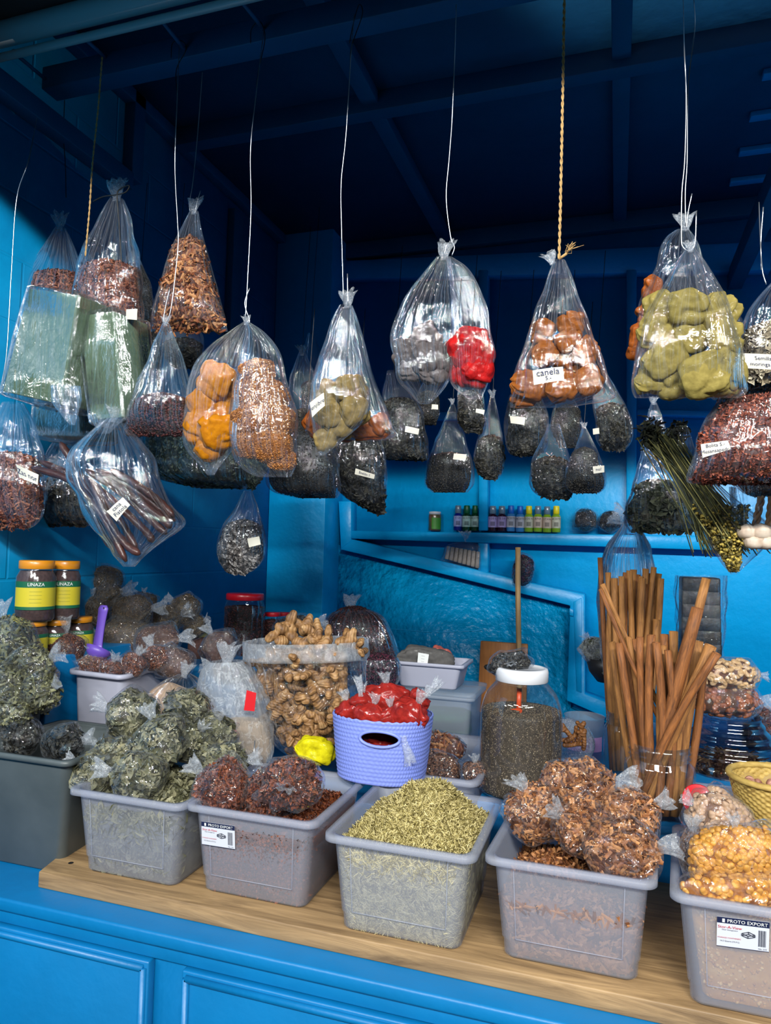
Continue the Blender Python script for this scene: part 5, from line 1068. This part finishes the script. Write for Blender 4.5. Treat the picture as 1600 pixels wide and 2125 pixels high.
for lab, p, s_, ax in (('long twisted bag tail standing up at the lilac basket', (748, 1440), 40, (-.2, 1)), ('long twisted bag tail leaning out over the ribbed wall box', (886, 1440), 44, (.7, .8)), ('crumpled bag tail hanging over the front of the lilac basket', (838, 1535), 52, (.3, -1))):
    Vt, ft = ruffle(atY(*p, BY-.09 if p[1] > 1500 else BY-.02), s_*k*.22, s_*k, int(p[0]), ang_axis(*ax), neck=.5); o = mesh('twisted_bag_tail', Vt, ft, TUFT); tag(o, lab, 'bag tail')
# grey container of brown seed bags behind the rosemary
CA = rect(-.63, -.335, 1.86, 2.34)
tub('grey frosted box of brown seed bags between basket and big jar', CA, ZP, 1.0, name='storage_box', group='frosted boxes behind the front row', ridge=False)
pouches([(915, 1596, 92, 58, 80, 2.02, 10), (990, 1605, 60, 56, 10, 1.98, 20)], 'pouchbrown', 'bag of fine brown seeds in the box beside the big jar', 'fine brown seed bags', 460, gap=4, cap=1500)
pouches([(925, 1552, 90, 52, 80, 2.16, 10)], 'bark', 'clear bag of brown root pieces behind the fine seed bags', None, 470, cap=160, tuft=.6)
# big chia jar
JY = 2.03; k = mpp(1079, 1600, JY); jb = atY(1079, 1657, JY); jb[2] = .936; U = k
big = empty('big_glass_jar', jb, 'big round glass jar of dark chia seeds with a white lid', 'jar')
R0 = 84*U; prof = [(.001, 0), (R0*.84, 0), (R0*.95, 8*U), (R0, 22*U), (R0, 150*U), (R0*.97, 178*U), (R0*.86, 205*U), (R0*.68, 224*U), (R0*.60, 232*U), (R0*.60, 240*U)]
pp = smooth_path([(a, b, 0) for a, b in prof[2:]], 5)[:, :2]; prof = prof[:2]+[tuple(q) for q in pp]
V, f = lathe(prof, jb, 72, cap0=False); mesh('glass_body', V, f, GLASS, big)
lv = 172*U; pr = [(.001, .004)]+[(a*.965, b+.004) for a, b in prof[1:] if b < lv-.005]+[(R0*.95, lv), (R0*.6, lv+.004), (.001, lv+.005)]
V, f = lathe(pr, jb, 72, cap0=False); mb = MB(); mb.add(V, f, .25); add_flakes(mb, V, f[0], 'chia', 480, 1., 15000, lift=-.0005); mb.build('chia_seeds', fillmat('chia'), big, True)
V, f = lathe([(R0*.63, 232*U), (R0*.645, 233*U), (R0*.65, 252*U), (R0*.63, 258*U), (R0*.55, 260*U), (R0*.54, 257*U), (.001, 257*U)], jb, 60, cap0=False); mesh('lid', V, f, WHITEP, big)
ORS = mat('orange_plastic', lin(206, 72, 24), rough=.4); osc = empty('orange_scoop', jb+[0, 0, lv], 'orange plastic scoop standing in the chia seeds inside the big jar', 'scoop')
mesh('handle', *tube([atY(1078, 1428, JY), atY(1076, 1476, JY-.01)], .007, 10), ORS, osc); V, f = lathe([(.001, -.010), (.016, -.006), (.022, .006), (.02, .006), (.001, -.006)], (0, 0, 0), 20, cap0=False); mesh('bowl', V @ rotm(.2, -.2, 0).T+atY(1068, 1481, JY-.05), f, ORS, osc)
pouches([(1060, 1378, 92, 50, 10, JY, 80, .9)], 'darkfine', 'small dark seed bag lying on the white lid of the jar', None, 490, cap=900)
V, f = lathe([(.001, 0), (.006, .004), (.020, .04), (.026, .055)], (0, 0, 0), 20, cap0=False); o = mesh('pointed_bag_corner', V @ ang_axis(1, -.12).T+atY(1004, 1383, JY), f, fillmat('darkfine')); tag(o, 'pointed corner of the dark seed bag on the white lid', 'bag corner')
# board and stick
o = poly_px('wooden_board', [(997, 1330), (1095, 1337), (1090, 1530), (988, 1524)], 3.76, 3.785, BOARD); tag(o, 'wooden board leaning against the rough blue panel', 'board')
tag(MB().add(*tube(smooth_path([atY(1075, 1136, 3.70), atY(1075, 1240, 3.69), atY(1077, 1352, 3.68), atY(1079, 1470, 3.67)], 4), 5.6*mpp(1075, 1200, 3.7), 14)).build('wooden_stick', STICKW, None, True), 'long pale wooden stick standing in front of the board', 'stick')
# turmeric roots, tub with pink label, scale pan
tb = hang_bag('open clear bag of brown turmeric roots beside the big jar', [(1490, 1150, 1180), (1505, 1142, 1212), (1530, 1140, 1230), (1555, 1148, 1232), (1580, 1160, 1220)], 2.36, seed=500, name='standing_bag', fm=TUFT, flat=.6)
for i, (x, y, rz) in enumerate(((1190, 1528, .6), (1165, 1535, -.4), (1205, 1518, 1.2), (1178, 1520, 2.2), (1212, 1535, 1.5), (1190, 1545, .1))): place(TP[i % 2], 'turmeric_root', atY(x, y, 2.25), (.3, -rz, .2), .85, 'stubby brown turmeric root in the open bag beside the big jar', 'turmeric root', 'turmeric roots')
kt = mpp(1215, 1540, 2.6); tbb = atY(1212, 1572, 2.6); r0 = empty('plastic_tub', tbb, 'round clear tub with pink lettering behind the turmeric roots', 'tub')
V, f = lathe([(.001, 0), (34*kt, 0), (40*kt, 84*kt), (42*kt, 86*kt)], tbb, 40, cap0=False); mesh('body', V, f, TUBC, r0)
am = math.degrees(math.atan2(-tbb[1], -tbb[0])); cyl_band(tbb, 40*kt, tbb[2]+8*kt, tbb[2]+50*kt, am-60, am+60, mat('pink_label', lin(196, 150, 204), rough=.5), r0, 'label')
for i in range(4): text_cyl('GXOEBA', tbb, 41*kt, tbb[2]+(42-9*i)*kt, 8*kt, am, mat('pink_print', lin(160, 60, 150)), r0)
kp = mpp(1262, 1370, 2.9); pc = atY(1262, 1368, 2.9); V, f = lathe([(.001, -50*kp), (22*kp, -46*kp), (38*kp, -26*kp), (46*kp, 2*kp), (44*kp, 2*kp), (36*kp, -25*kp), (.001, -47*kp)], pc, 40, cap0=False)
tag(mesh('scale_pan', V, f, DARKM), 'dark metal bowl half hidden behind the long cinnamon sticks', 'bowl')
pouches([(1232, 1348, 46, 52, 30, 2.88, 10)], 'bayd', 'crumpled clear bag in the dark metal bowl', None, 510, cap=60, fm=TUFT, dens=.3)
riser(.0, 2.66, 1.03, .16, 3.05, 'wooden riser under the dark metal bowl')
# cinnamon jars
def thread_jar(px, ytop, ybot, w, Y, label, z0=None):
    k = mpp(px, ybot, Y); b = atY(px, ybot, Y); r = w*k/2; H = (ybot-ytop)*k; root = empty('glass_jar', b, label, 'jar', 'open glass jars of cinnamon')
    pr = [(.001, 0), (r*.9, 0), (r, H*.06), (r, H*.66), (r*.97, H*.74), (r*.87, H*.80), (r*.86, H*.83), (r*.9, H*.845), (r*.86, H*.87), (r*.86, H*.90), (r*.9, H*.915), (r*.86, H*.94), (r*.87, H), (r*.84, H), (r*.83, H*.8)]
    V, f = lathe(pr, b, 56, cap0=False); mesh('glass_body', V, f, GLASS, root); return root
thread_jar(1368, 1543, 1702, 140, 1.97, 'open glass jar of cinnamon sticks standing behind the bark chips')
thread_jar(1300, 1478, 1606, 92, 2.34, 'open glass jar of the longest cinnamon sticks, further back')
def quill(p0, p1, r, m, label, group, seed, cat='cinnamon stick'):
    g = np.random.default_rng(seed); ax = p1-p0; L = np.linalg.norm(ax); z = ax/L; R_ = ang_axis(*(z[0], z[2], z[1])); 
    # bark rolled up on itself: an outer turn that spirals inwards
    a1 = np.linspace(-1.2, 2*math.pi+.9, 26); rad = np.interp(a1, [-1.2, .6, 2*math.pi, 2*math.pi+.9], [.45, .96, 1.0, .86]); s = np.stack([rad*np.cos(a1), rad*np.sin(a1)*.92], 1)
    s_in = np.stack([(rad-.2)*np.cos(a1), (rad-.2)*np.sin(a1)*.92], 1)
    loop = np.vstack([s, s_in[::-1]]); q = rotm(0, 0, g.uniform(0, 6.28))[:2, :2]; loop = loop @ q.T*r*np.array([1, 1]); n = len(loop); V = []; mm = 9
    bend = g.normal(0, .009, 2)
    for t in np.linspace(0, 1, mm):
        c = p0+ax*t; sc = 1+.05*math.sin(t*9+seed)+.02*g.normal(); o = bend*math.sin(math.pi*t)
        V.append(c+(loop[:, 0, None]*sc+o[0])*R_[:, 0]+(loop[:, 1, None]*sc+o[1])*R_[:, 1])
    V = np.concatenate(V); e = np.arange(n//2-1); capq = np.stack([e, e+1, n-2-e, n-1-e], -1)
    obj = mesh('cinnamon_stick', V-p0, [grid_faces(mm, n), capq[:, ::-1], capq+(mm-1)*n], m, None, True, origin=(0, 0, 0)); 
    R3 = R_; Vl = np.array([v.co[:] for v in obj.data.vertices]) @ R3; obj.data.vertices.foreach_set('co', Vl.ravel())
    from mathutils import Matrix as Mx
    obj.matrix_world = Mx([[*R3[0], p0[0]], [*R3[1], p0[1]], [*R3[2], p0[2]], [0, 0, 0, 1]]); obj.data.update()
    return tag(obj, label, cat, group)
g = np.random.default_rng(12)
rear_t = [(1245, 1157), (1262, 1188), (1275, 1200), (1290, 1196), (1298, 1188), (1268, 1230), (1306, 1184), (1315, 1182), (1322, 1192), (1330, 1196), (1340, 1180), (1334, 1200), (1350, 1190), (1357, 1177), (1366, 1190), (1371, 1200), (1345, 1212), (1284, 1215), (1362, 1285), (1352, 1300), (1328, 1230)]
for i, (x, y) in enumerate(rear_t):
    f_ = (x-1245)/126; xb = 1272+50*f_+g.uniform(-4, 4); dy = g.uniform(-.045, .045)
    quill(atY(xb, 1598, 2.34+dy*.8), atY(x, y, 2.34+dy*1.3), g.uniform(5.4, 7.6)*mpp(x, y, 2.34), CINN2 if i % 4 else CINN, 'long straight cinnamon stick rising from the rear jar', 'long cinnamon sticks in the rear jar', 600+i)
front_t = [(1270, 1332, 6, 'dark'), (1284, 1334, 7, ''), (1297, 1342, 8, ''), (1304, 1322, 6, ''), (1318, 1326, 8, ''), (1328, 1322, 7, ''), (1342, 1335, 8, ''), (1352, 1318, 8, ''), (1362, 1333, 8, ''), (1376, 1340, 8, ''), (1386, 1350, 7, ''), (1378, 1316, 9, ''), (1398, 1310, 9, ''), (1413, 1364, 6, ''), (1420, 1340, 7, ''), (1428, 1328, 8, ''), (1440, 1330, 9, ''), (1462, 1374, 8, ''), (1405, 1352, 7, ''), (1335, 1350, 6, '')]
for i, (x, y, r, s_) in enumerate(front_t):
    f_ = (x-1270)/190; xb = 1328+84*f_+g.uniform(-6, 6); dy = g.uniform(-.055, .055)
    quill(atY(xb, 1692, 1.97+dy), atY(x, y, 1.97+dy*1.6), r*mpp(x, y, 1.97)*1.08, CINN if i % 3 else CINN2, 'cinnamon stick fanned out in the front jar', 'cinnamon sticks in the front jar', 640+i)
sp = [((1345, 1690), (1466, 1200), 10, 'longest cinnamon stick leaning out in front of the black blocks', -.03), ((1350, 1660), (1448, 1262), 14, 'wide broken cinnamon quill below the longest leaning stick', -.045), ((1335, 1680), (1475, 1340), 13, 'thick cinnamon quill leaning over beside the cashews', -.05), ((1330, 1660), (1488, 1356), 10, 'cinnamon stick leaning furthest over the nut bags', -.065), ((1418, 1560), (1250, 1212), 6, 'thin cinnamon stick slanting across the long rear sticks', -.01), ((1404, 1560), (1246, 1222), 5, 'thinner dark cinnamon stick slanting just below its neighbour', -.02), ((1400, 1688), (1446, 1330), 15, 'thick double rolled cinnamon quill beside the leaning ones', -.01)]
for i, (b_, t_2, r, lab, dy) in enumerate(sp):
    quill(atY(*b_, 1.97+dy*.6), atY(*t_2, 1.97+dy*1.8), r*mpp(*t_2, 1.97)*.9, CINN if i % 2 else CINN2, lab, None, 680+i)
# charcoal blocks
CHAR = mat('black_block', (.004, .004, .005), (.010, .010, .011), rough=.5, scale=40, bump=.4)
y = 1387
for i in range(7):
    h = 27; x0, x1 = 1408+i*.2, 1498-i*.6
    A = atY(x0+4, y, 2.9); B = atY(x1-2, y-h+1.5, 2.9); o = boxo('black_block', (A[0], 2.86, A[2]), (B[0], 3.0, B[2]), CHAR, bev=.006)
    tag(o, 'black pressed block in clear film, '+('lowest in the stack' if i == 0 else ('topmost of the stack' if i == 6 else ORD[i]+' from the bottom of the stack')), 'block', 'stacked black blocks'); y -= h
V, f, n, m = loft([(1194, 1404, 1504), (1230, 1402, 1504), (1290, 1404, 1504), (1350, 1406, 1500), (1388, 1410, 1496)], 2.93, .9, seed=700, pleat=.03, wr=.006, sq=.45, dmax=.09, taper=50)
tag(mesh('wrapping_film', V, [f], FILM2), 'crinkled clear film round the stack of black blocks', 'wrapping')
bz = atY(1450, 1387, 2.9)[2]; riser(atY(1400, 1387, 2.9)[0], 2.85, bz-.001, atY(1506, 1387, 2.9)[0], 3.03, 'small wooden riser under the stack of black blocks')
# wide ribbed jar with bark bag, nuts on top
WY = 2.32; kw_ = mpp(1515, 1600, WY); wb2 = atY(1515, 1628, WY); RW = 88*kw_; root = empty('wide_jar', wb2, 'wide ribbed glass jar under the nut bags', 'jar')
pr = [(.001, 0), (RW*.9, 0), (RW, 12*kw_), (RW*1.0, 66*kw_)]+[(RW*(1.0-.32*t**1.6)+.0025*math.sin(t*22), (66+66*t)*kw_) for t in np.linspace(0, 1, 26)]+[(RW*.66, 140*kw_), (RW*.70, 143*kw_)]
V, f = lathe(pr, wb2, 64, cap0=False); mesh('glass_body', V, f, film('reflection_tint_glass', haze=0, refl=3.0, tint=(.42, .52, .64), rough=.03, bump=0, f0=.06, fold=0), root)  # dark blue reflection is put into the tint of the glass
V, f = lathe([(RW*.86, .004), (RW*.93, 14*kw_), (RW*.92, 50*kw_), (RW*.5, 58*kw_), (.001, 60*kw_)], wb2, 48); mb = MB(); mb.add(V, f, .1); add_flakes(mb, V, f[0], 'bark', 702, .8, 700); mb.build('bark_filling', fillmat('bark'), root, True)
ALM = ringmat('almond_skin', lin(110, 56, 26), lin(158, 90, 48), lin(182, 116, 70)); CSH = ringmat('cashew_skin', lin(176, 138, 90), lin(204, 168, 120), lin(222, 192, 150))
almond = proto([((0, 0, 0), (.0125, .0075, .0055)), ((.006, 0, 0), (.008, .005, .0045))], .0016, ALM, 'almond')
cashew = proto([((.011*math.cos(t), .011*math.sin(t)-.006, 0), (.0062, .0062, .0055)) for t in np.linspace(.1, 3.0, 7)], .0016, CSH, 'cashew')
CHK = ringmat('chickpea_skin', lin(150, 116, 86), lin(186, 152, 120), lin(206, 176, 146)); CRN = ringmat('corn_skin', lin(176, 112, 30), lin(210, 150, 56), lin(232, 190, 110))
chick = proto([((0, 0, 0), (.0058, .0055, .0053)), ((.004, 0, .001), (.003, .003, .003))], .0012, CHK, 'chickpea')
corn = proto([((0, 0, 0), (.0050, .0052, .0042)), ((.003, 0, 0), (.0030, .0046, .0036))], .0011, CRN, 'corn_kernel')
PEC = ringmat('nut_skin', lin(120, 74, 60), lin(162, 112, 92), lin(182, 140, 120)); nut = proto([((0, 0, 0), (.016, .012, .012))], .002, PEC, 'nut')
DKC = mat('shaded_nut_mass', lin(92, 52, 22), lin(60, 34, 16), rough=.8)  # dark core colour paints the shade in the gaps between nuts
def nut_bag(px, py, Y, w, h, ang, tilt, thick, me, n, label, nlabel, ncat, ngroup, seed, corem, s=1., tuft=.35, name='nut_bag'):
    c, (a, b, cc), R = ppx(px, py, Y, w, h, ang, tilt, thick)
    root = empty(name, c-[0, 0, min(a, b, cc)], label, 'bag')
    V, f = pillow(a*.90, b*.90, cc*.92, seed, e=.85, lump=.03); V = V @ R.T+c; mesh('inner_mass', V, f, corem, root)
    g = np.random.default_rng(seed); P, nm = sample(V, f, n*20, seed+1); 
    if ((P-c)*nm).sum() < 0: nm = -nm
    keep = []; dmin = (a*cc*8/n)**.5*.50
    for p, q in zip(P, nm):
        if q[1] > .12: continue
        if all((p-k_[0]) @ (p-k_[0]) > dmin**2 for k_ in keep): keep.append((p, q))
        if len(keep) >= n: break
    for p, q in keep:
        rt = Vector(q).to_track_quat('Z', 'Y').to_euler(); rt.rotate_axis('Z', g.uniform(0, 6.28)); rt.rotate_axis('X', g.normal(0, .3))
        place(me, me.name.split('.')[0], p, rt, s*g.uniform(.9, 1.1), nlabel, ncat, ngroup)
    V, f = pillow(a*1.06+.004, b*1.06+.004, cc*1.03+.003, seed, n=64, m=32, e=.85, lump=.03, pl=.1); V = V @ R.T+c; ln = (V-c)/np.linalg.norm(V-c, axis=1)[:, None]; V = V+ln*(wob(V, seed+8, 90)*.002)[:, None]
    mesh('film', V, f, FILM2, root); s_ = cc*tuft*2; Vt, ft = ruffle(c+R[:, 2]*cc*.95, s_*.5, s_, seed+6, R); mesh('knot', Vt, ft, TUFT, root)
nut_bag(1505, 1452, WY-.02, 146, 66, -88, 5, 1.2, almond, 64, 'knotted clear bag of almonds lying on the wide ribbed jar', 'brown almond in the bag on the wide jar', 'almond', 'almonds in the bag', 710, DKC, 1.15)
nut_bag(1512, 1402, WY-.02, 128, 62, -86, 5, 1.2, cashew, 44, 'clear bag of cashew nuts lying on the almond bag', 'pale curved cashew in the top nut bag', 'cashew', 'cashews in the bag', 715, DKC, 1.15, tuft=.15)
pouches([(1578, 1528, 70, 62, 0, 2.5, 20), (1590, 1488, 60, 34, 80, 2.5, 10)], 'shred', 'crumpled clear bag of red brown shreds behind the wide jar', 'crumpled bags behind the wide jar', 720, cap=200, dens=.4, gap=20)
tub('frosted box half hidden behind the front cinnamon jar', rect(.18, .50, 1.90, 2.10), ZP, 1.0, name='storage_box', group='frosted boxes behind the front row', ridge=False)
V, f = lathe([(.001, -.012), (.03, -.006), (.042, .012), (.040, .012), (.001, -.008)], (0, 0, 0), 24, cap0=False); tag(mesh('red_scoop', V @ rotm(.9, .4, 0).T+atY(1450, 1668, 1.86), f, REDL), 'red plastic scoop edge showing beside the cinnamon jar', 'scoop')
# corn, chickpeas, woven basket
nut_bag(1530, 1786, 1.50, 214, 156, 8, 12, .62, corn, 230, 'clear bag of golden corn kernels heaped on the last box', 'golden corn kernel in the bags on the last box', 'corn kernel', 'corn kernels', 730, mat('shaded_corn_mass', lin(160, 98, 26), lin(118, 66, 16), rough=.7, scale=120), 1.42, tuft=.18, name='corn_bag')  # darker core colour stands for shade between the kernels
nut_bag(1520, 1848, 1.46, 220, 54, -86, 5, 1.0, corn, 70, 'flatter bag of golden corn under the heaped corn bag', 'golden corn kernel in the bags on the last box', 'corn kernel', 'corn kernels', 735, mat('shaded_corn_mass', (0, 0, 0)), 1.42, tuft=.1, name='corn_bag')
nut_bag(1490, 1698, 1.66, 150, 84, 60, 10, .9, chick, 110, 'clear bag of pale chickpeas beside the woven basket', 'pale round chickpea in the bag by the woven basket', 'chickpea', 'chickpeas', 740, mat('shaded_chickpea_mass', lin(112, 82, 58), lin(84, 60, 42), rough=.8), 1.5, tuft=.25, name='chickpea_bag')  # core coloured darker as painted shade between the chickpeas
pouches([(1436, 1765, 56, 96, 0, 1.62, 10)], 'pouchbrown', 'small brown seed bag squeezed beside the corn bag', None, 745, cap=900)
WVM = mat('palm_weave', lin(150, 122, 58), lin(184, 156, 84), rough=.7, scale=40, stretch=(1, 1, 3)); KB = 1.80; kk_ = mpp(1605, 1640, KB); cb2 = atY(1612, 1728, KB); Rb = 90*kk_; Hb = 112*kk_
wbk = empty('woven_basket', cb2, 'woven palm basket of nuts lined with a dry leaf', 'basket')
n, m = 260, 60; a = np.linspace(0, 2*math.pi, n, endpoint=False); V = []
for t in np.linspace(0, 1, m):
    r = Rb*(.62+.38*t**.7); row = t*20; fr_ = row-math.floor(row); d = int(row) % 2
    rr = r+.0020*np.sin(a*30+math.pi*d)*math.sin(math.pi*fr_)**.5+.0008*math.sin(math.pi*fr_); V.append(np.column_stack([cb2[0]+rr*np.cos(a), cb2[1]+rr*np.sin(a), np.full(n, cb2[2]+Hb*t)]))
V = np.concatenate(V); o = mesh('body', V, [grid_faces(m, n), np.arange(n)[::-1][None]], WVM, wbk); s = o.modifiers.new('thick', 'SOLIDIFY'); s.thickness = .003
t_ = np.linspace(0, 2*math.pi, 80); mesh('rim', *tube([(cb2[0]+Rb*math.cos(q), cb2[1]+Rb*math.sin(q), cb2[2]+Hb) for q in t_], .007, 10, False), WVM, wbk)
V = []; 
for i, s in enumerate((1.0, .96, .80, .6)): V.append(np.column_stack([cb2[0]+Rb*s*np.cos(t_[:-1]), cb2[1]+Rb*s*np.sin(t_[:-1]), cb2[2]+Hb*(1.02-.16*i)+.006*np.sin(t_[:-1]*9+i)]))
mesh('leaf_lining', np.concatenate(V), [grid_faces(4, 79)], mat('dry_leaf', lin(160, 132, 70), lin(120, 96, 46), rough=.6, scale=12, bump=.3), wbk)
for i in range(16):
    r = Rb*.62*math.sqrt(g.uniform()); q = g.uniform(0, 6.28); place(nut, 'nut', (cb2[0]+r*math.cos(q)-.01, cb2[1]+r*math.sin(q)-.01, cb2[2]+Hb*(.62+.10*(i % 3))), g.uniform(0, 3, 3), 1., 'pinkish brown nut lying in the woven basket', 'nut', 'nuts in the woven basket')
# stickers on the boxes
NAVY = mat('sticker_navy', lin(22, 30, 62), rough=.45); SW = mat('sticker_white', lin(196, 200, 210), rough=.45); SR = mat('sticker_red', lin(190, 40, 50), rough=.5); SK = mat('sticker_black', lin(40, 44, 60), rough=.5)
def proto_sticker(q, Ys, parent):
    P = [atY(x, y, yy) for (x, y), yy in zip(q, Ys)]; r = P[1]-P[0]; u = P[0]-P[3]; nrm = np.cross(u, r); nrm /= np.linalg.norm(nrm); nrm = nrm if nrm[1] < 0 else -nrm
    def at(a, b, k=1): return P[3]+r*a+u*b+nrm*.0006*k
    def quad(name, a0, a1, b0, b1, m, par, k=1): return mesh(name, np.array([at(a0, b0, k), at(a1, b0, k), at(a1, b1, k), at(a0, b1, k)]), np.array([[0, 1, 2, 3]]), m, par, False)
    st = quad('product_sticker', 0, 1, 0, 1, SW, parent, 0); st['label'] = 'white product sticker with a navy heading'
    H = np.linalg.norm(u); hd = quad('heading_band', 0, 1, .80, 1, NAVY, st, 1); quad('foot_line', 0, 1, 0, .02, NAVY, st, 1)
    text('PROTO EXPORT', at(.58, .895, 2.5), r, u, H*.155, WTXT, st)
    quad('heading_mark', .10, .15, .84, .96, WTXT, st, 2.5)
    text('Stor-A-View', at(.25, .68, 2), r, u, H*.135, SR, st); text('Clear Storageware', at(.25, .59, 2), r, u, H*.06, SK, st, 'small_print')
    text('STORAGE CONTAINERS', at(.24, .32, 2), r, u, H*.062, SR, st, 'small_print'); text('16.2 Quarts (15.3 L)', at(.25, .21, 2), r, u, H*.068, SK, st, 'small_print'); text('No. 210', at(.88, .08, 2), r, u, H*.07, SK, st, 'small_print')
    for i, x in enumerate(np.linspace(.80, .93, 9)): quad('barcode_bar', x, x+(.006 if i % 3 else .011), .16, .70, SK, st, 2)
    a = [(.48, .47), (.60, .40), (.73, .46), (.61, .54)]; b = [(x, y+.07) for x, y in a]; mb = MB()
    for L_ in (a, b):
        for i in range(4): mb.add(*tube([at(*L_[i], 3), at(*L_[(i+1) % 4], 3)], .0006, 5))
    for i in range(4): mb.add(*tube([at(*a[i], 3), at(*b[i], 3)], .0006, 5))
    mb.build('box_drawing', SK, st, True)
proto_sticker([(418, 1704), (487, 1714), (487, 1764), (419, 1752)], [1.466, 1.466, 1.474, 1.474], b2)
proto_sticker([(1488, 1901), (1597, 1914), (1596, 1982), (1487, 1962)], [1.408, 1.408, 1.418, 1.418], b5)
# ------------------------------------------------------------------ shelf goods
SY = YB-.05
def bottle(x, yb, w, h, capc, liq, label, txt, lab=lin(200, 196, 210), txc=None):
    k = mpp(x, yb, SY); b = atY(x, yb, SY); r = w*k/2; H = h*k; root = empty('oil_bottle', b, label, 'bottle', 'little oil bottles on the shelf')
    V, f = lathe([(r*.92, 0), (r, H*.03), (r, H*.60), (r*.75, H*.68), (r*.5, H*.70)], b, 24); mesh('bottle_body', V, f, liq, root)
    V, f = lathe([(r*.70, H*.69), (r*.74, H*.70), (r*.70, H*.98), (r*.62, H), (.001, H)], b, 24); mesh('cap', V, f, capc, root)
    am = math.degrees(math.atan2(-b[1], -b[0])); l = cyl_band(b, r*1.03, b[2]+H*.16, b[2]+H*.58, am-80, am+80, mat('lab_'+str(lab), lab, rough=.5), root, 'label')
    text_cyl(txt, b, r*1.06, b[2]+H*.50, H*.11, am, txc or SK, l); cyl_band(b, r*1.05, b[2]+H*.22, b[2]+H*.38, am-28, am+28, mat('mark_'+str(label[:12]), tuple(c*.45 for c in lab), rough=.6), l, 'picture')
CLC = mat('clear_cap', lin(96, 120, 140), rough=.25, coat=.5); GRC = mat('green_cap', lin(10, 92, 54), rough=.4); BLC = mat('blue_cap', lin(16, 96, 190), rough=.4); YLC = mat('yellow_cap', lin(216, 200, 20), rough=.4)
def liq(n, c): return mat(n, c, rough=.15, coat=.5)
DPU, DBL, DGR, LBL, YGR = liq('dark_purple_oil', lin(40, 14, 34)), liq('dark_blue_oil', lin(16, 28, 120)), liq('dark_green_oil', lin(14, 60, 30)), liq('pale_blue_oil', lin(60, 130, 190)), liq('lime_oil', lin(130, 170, 40))
for a in [(950, 1101, 18, 52, CLC, DBL, 'blue oil bottle with a clear cap, alone beside the green capped ones', 'E DE', lin(150, 160, 210)), (968, 1102, 18, 53, GRC, DGR, 'green capped oil bottle beside the blue oil one', 'ACEITE', lin(170, 200, 190)), (985, 1102, 16, 53, GRC, DGR, 'green capped oil bottle against the wall stile', 'ACEITE', lin(168, 196, 186)),
          (1022, 1103, 19, 53, CLC, DPU, 'dark purple oil bottle with lilac label against the stile', 'E DE C', lin(168, 150, 200)), (1041, 1103, 19, 53, CLC, DPU, 'dark purple oil bottle with lilac label beside the blue cap', 'TE DE', lin(166, 148, 198)), (1060, 1103, 18, 54, BLC, LBL, 'blue capped bottle beside the purple oil', 'ACEITE', lin(190, 190, 200)),
          (1079, 1104, 18, 54, BLC, LBL, 'blue capped bottle beside the yellow cap', 'ACEITE', lin(188, 188, 198)), (1097, 1104, 18, 54, YLC, YGR, 'yellow capped oil bottle in the middle of the row', 'E DE N', lin(196, 196, 176)), (1116, 1104, 18, 54, CLC, YGR, 'clear capped yellow oil bottle with orange label', 'RINA', lin(206, 186, 170)),
          (1135, 1105, 18, 54, CLC, YGR, 'clear capped yellow oil bottle next to last', 'OTANI', lin(204, 184, 168)), (1154, 1105, 18, 55, YLC, YGR, 'yellow capped oil bottle ending the row', 'ACEITE', lin(198, 198, 178))]: bottle(*a)
k = mpp(902, 1100, SY); b = atY(902, 1101, SY); r0 = empty('seasoning_canister', b, 'small seasoning canister with green label on the shelf', 'canister'); V, f = lathe([(13*k, 0), (13*k, 32*k), (12*k, 34*k)], b, 24); mesh('body', V, f, mat('canister_mix', lin(120, 60, 40), lin(60, 90, 50), rough=.3, scale=60, coat=.5), r0)
V, f = lathe([(12.5*k, 33*k), (12.5*k, 39*k), (.001, 40*k)], b, 24); mesh('lid', V, f, WHITEP, r0); am = math.degrees(math.atan2(-b[1], -b[0])); cyl_band(b, 13.4*k, b[2]+3*k, b[2]+26*k, am-30, am+70, mat('bright_green', lin(60, 130, 40), rough=.5), r0, 'label')
pouches([(1215, 1080, 46, 52, 0, SY, 170, .9), (1266, 1082, 42, 46, 0, SY, 170, .9)], 'darkfine', 'domed bag of dark tea on the shelf past the bottles', 'domed tea bags on the shelf', 760, gap=20, cap=400, knot=False)
SBY = YB-.075; sk = mat('incense_stick', lin(164, 152, 140), lin(140, 128, 116), rough=.8, scale=60)
for i in range(8):
    x0, x1 = 926+i*7.6, 922+i*9; d = i*2.6
    o = poly_px('cream_stick', [(x1, 1160+d), (x1+8.4, 1161.6+d), (x0+8+i*1.1, 1134+d*.6), (x0+i*1.1+1, 1133+d*.6)], SBY-.02, SBY+.01, sk, None, None, .004)
    tag(o, 'cream coloured stick in the little bag on the sloped trim', 'stick', 'cream sticks in the little bag')
r0 = hang_bag('little knotted clear bag of cream sticks standing on the sloped trim', [(1122, 960, 972), (1132, 930, 990), (1150, 922, 994), (1172, 916, 996), (1184, 960, 996)], SBY-.01, seed=770, name='small_bag', tuft=(966, 1122, 22), flat=.3, dmax=.03, fm=FILMD)
pouches([(1085, 1184, 40, 74, 75, SBY-.02, 5, .8)], 'purple', 'small dark wrapped bag lying on the sloped trim behind the stick', None, 780, cap=500, knot=False)
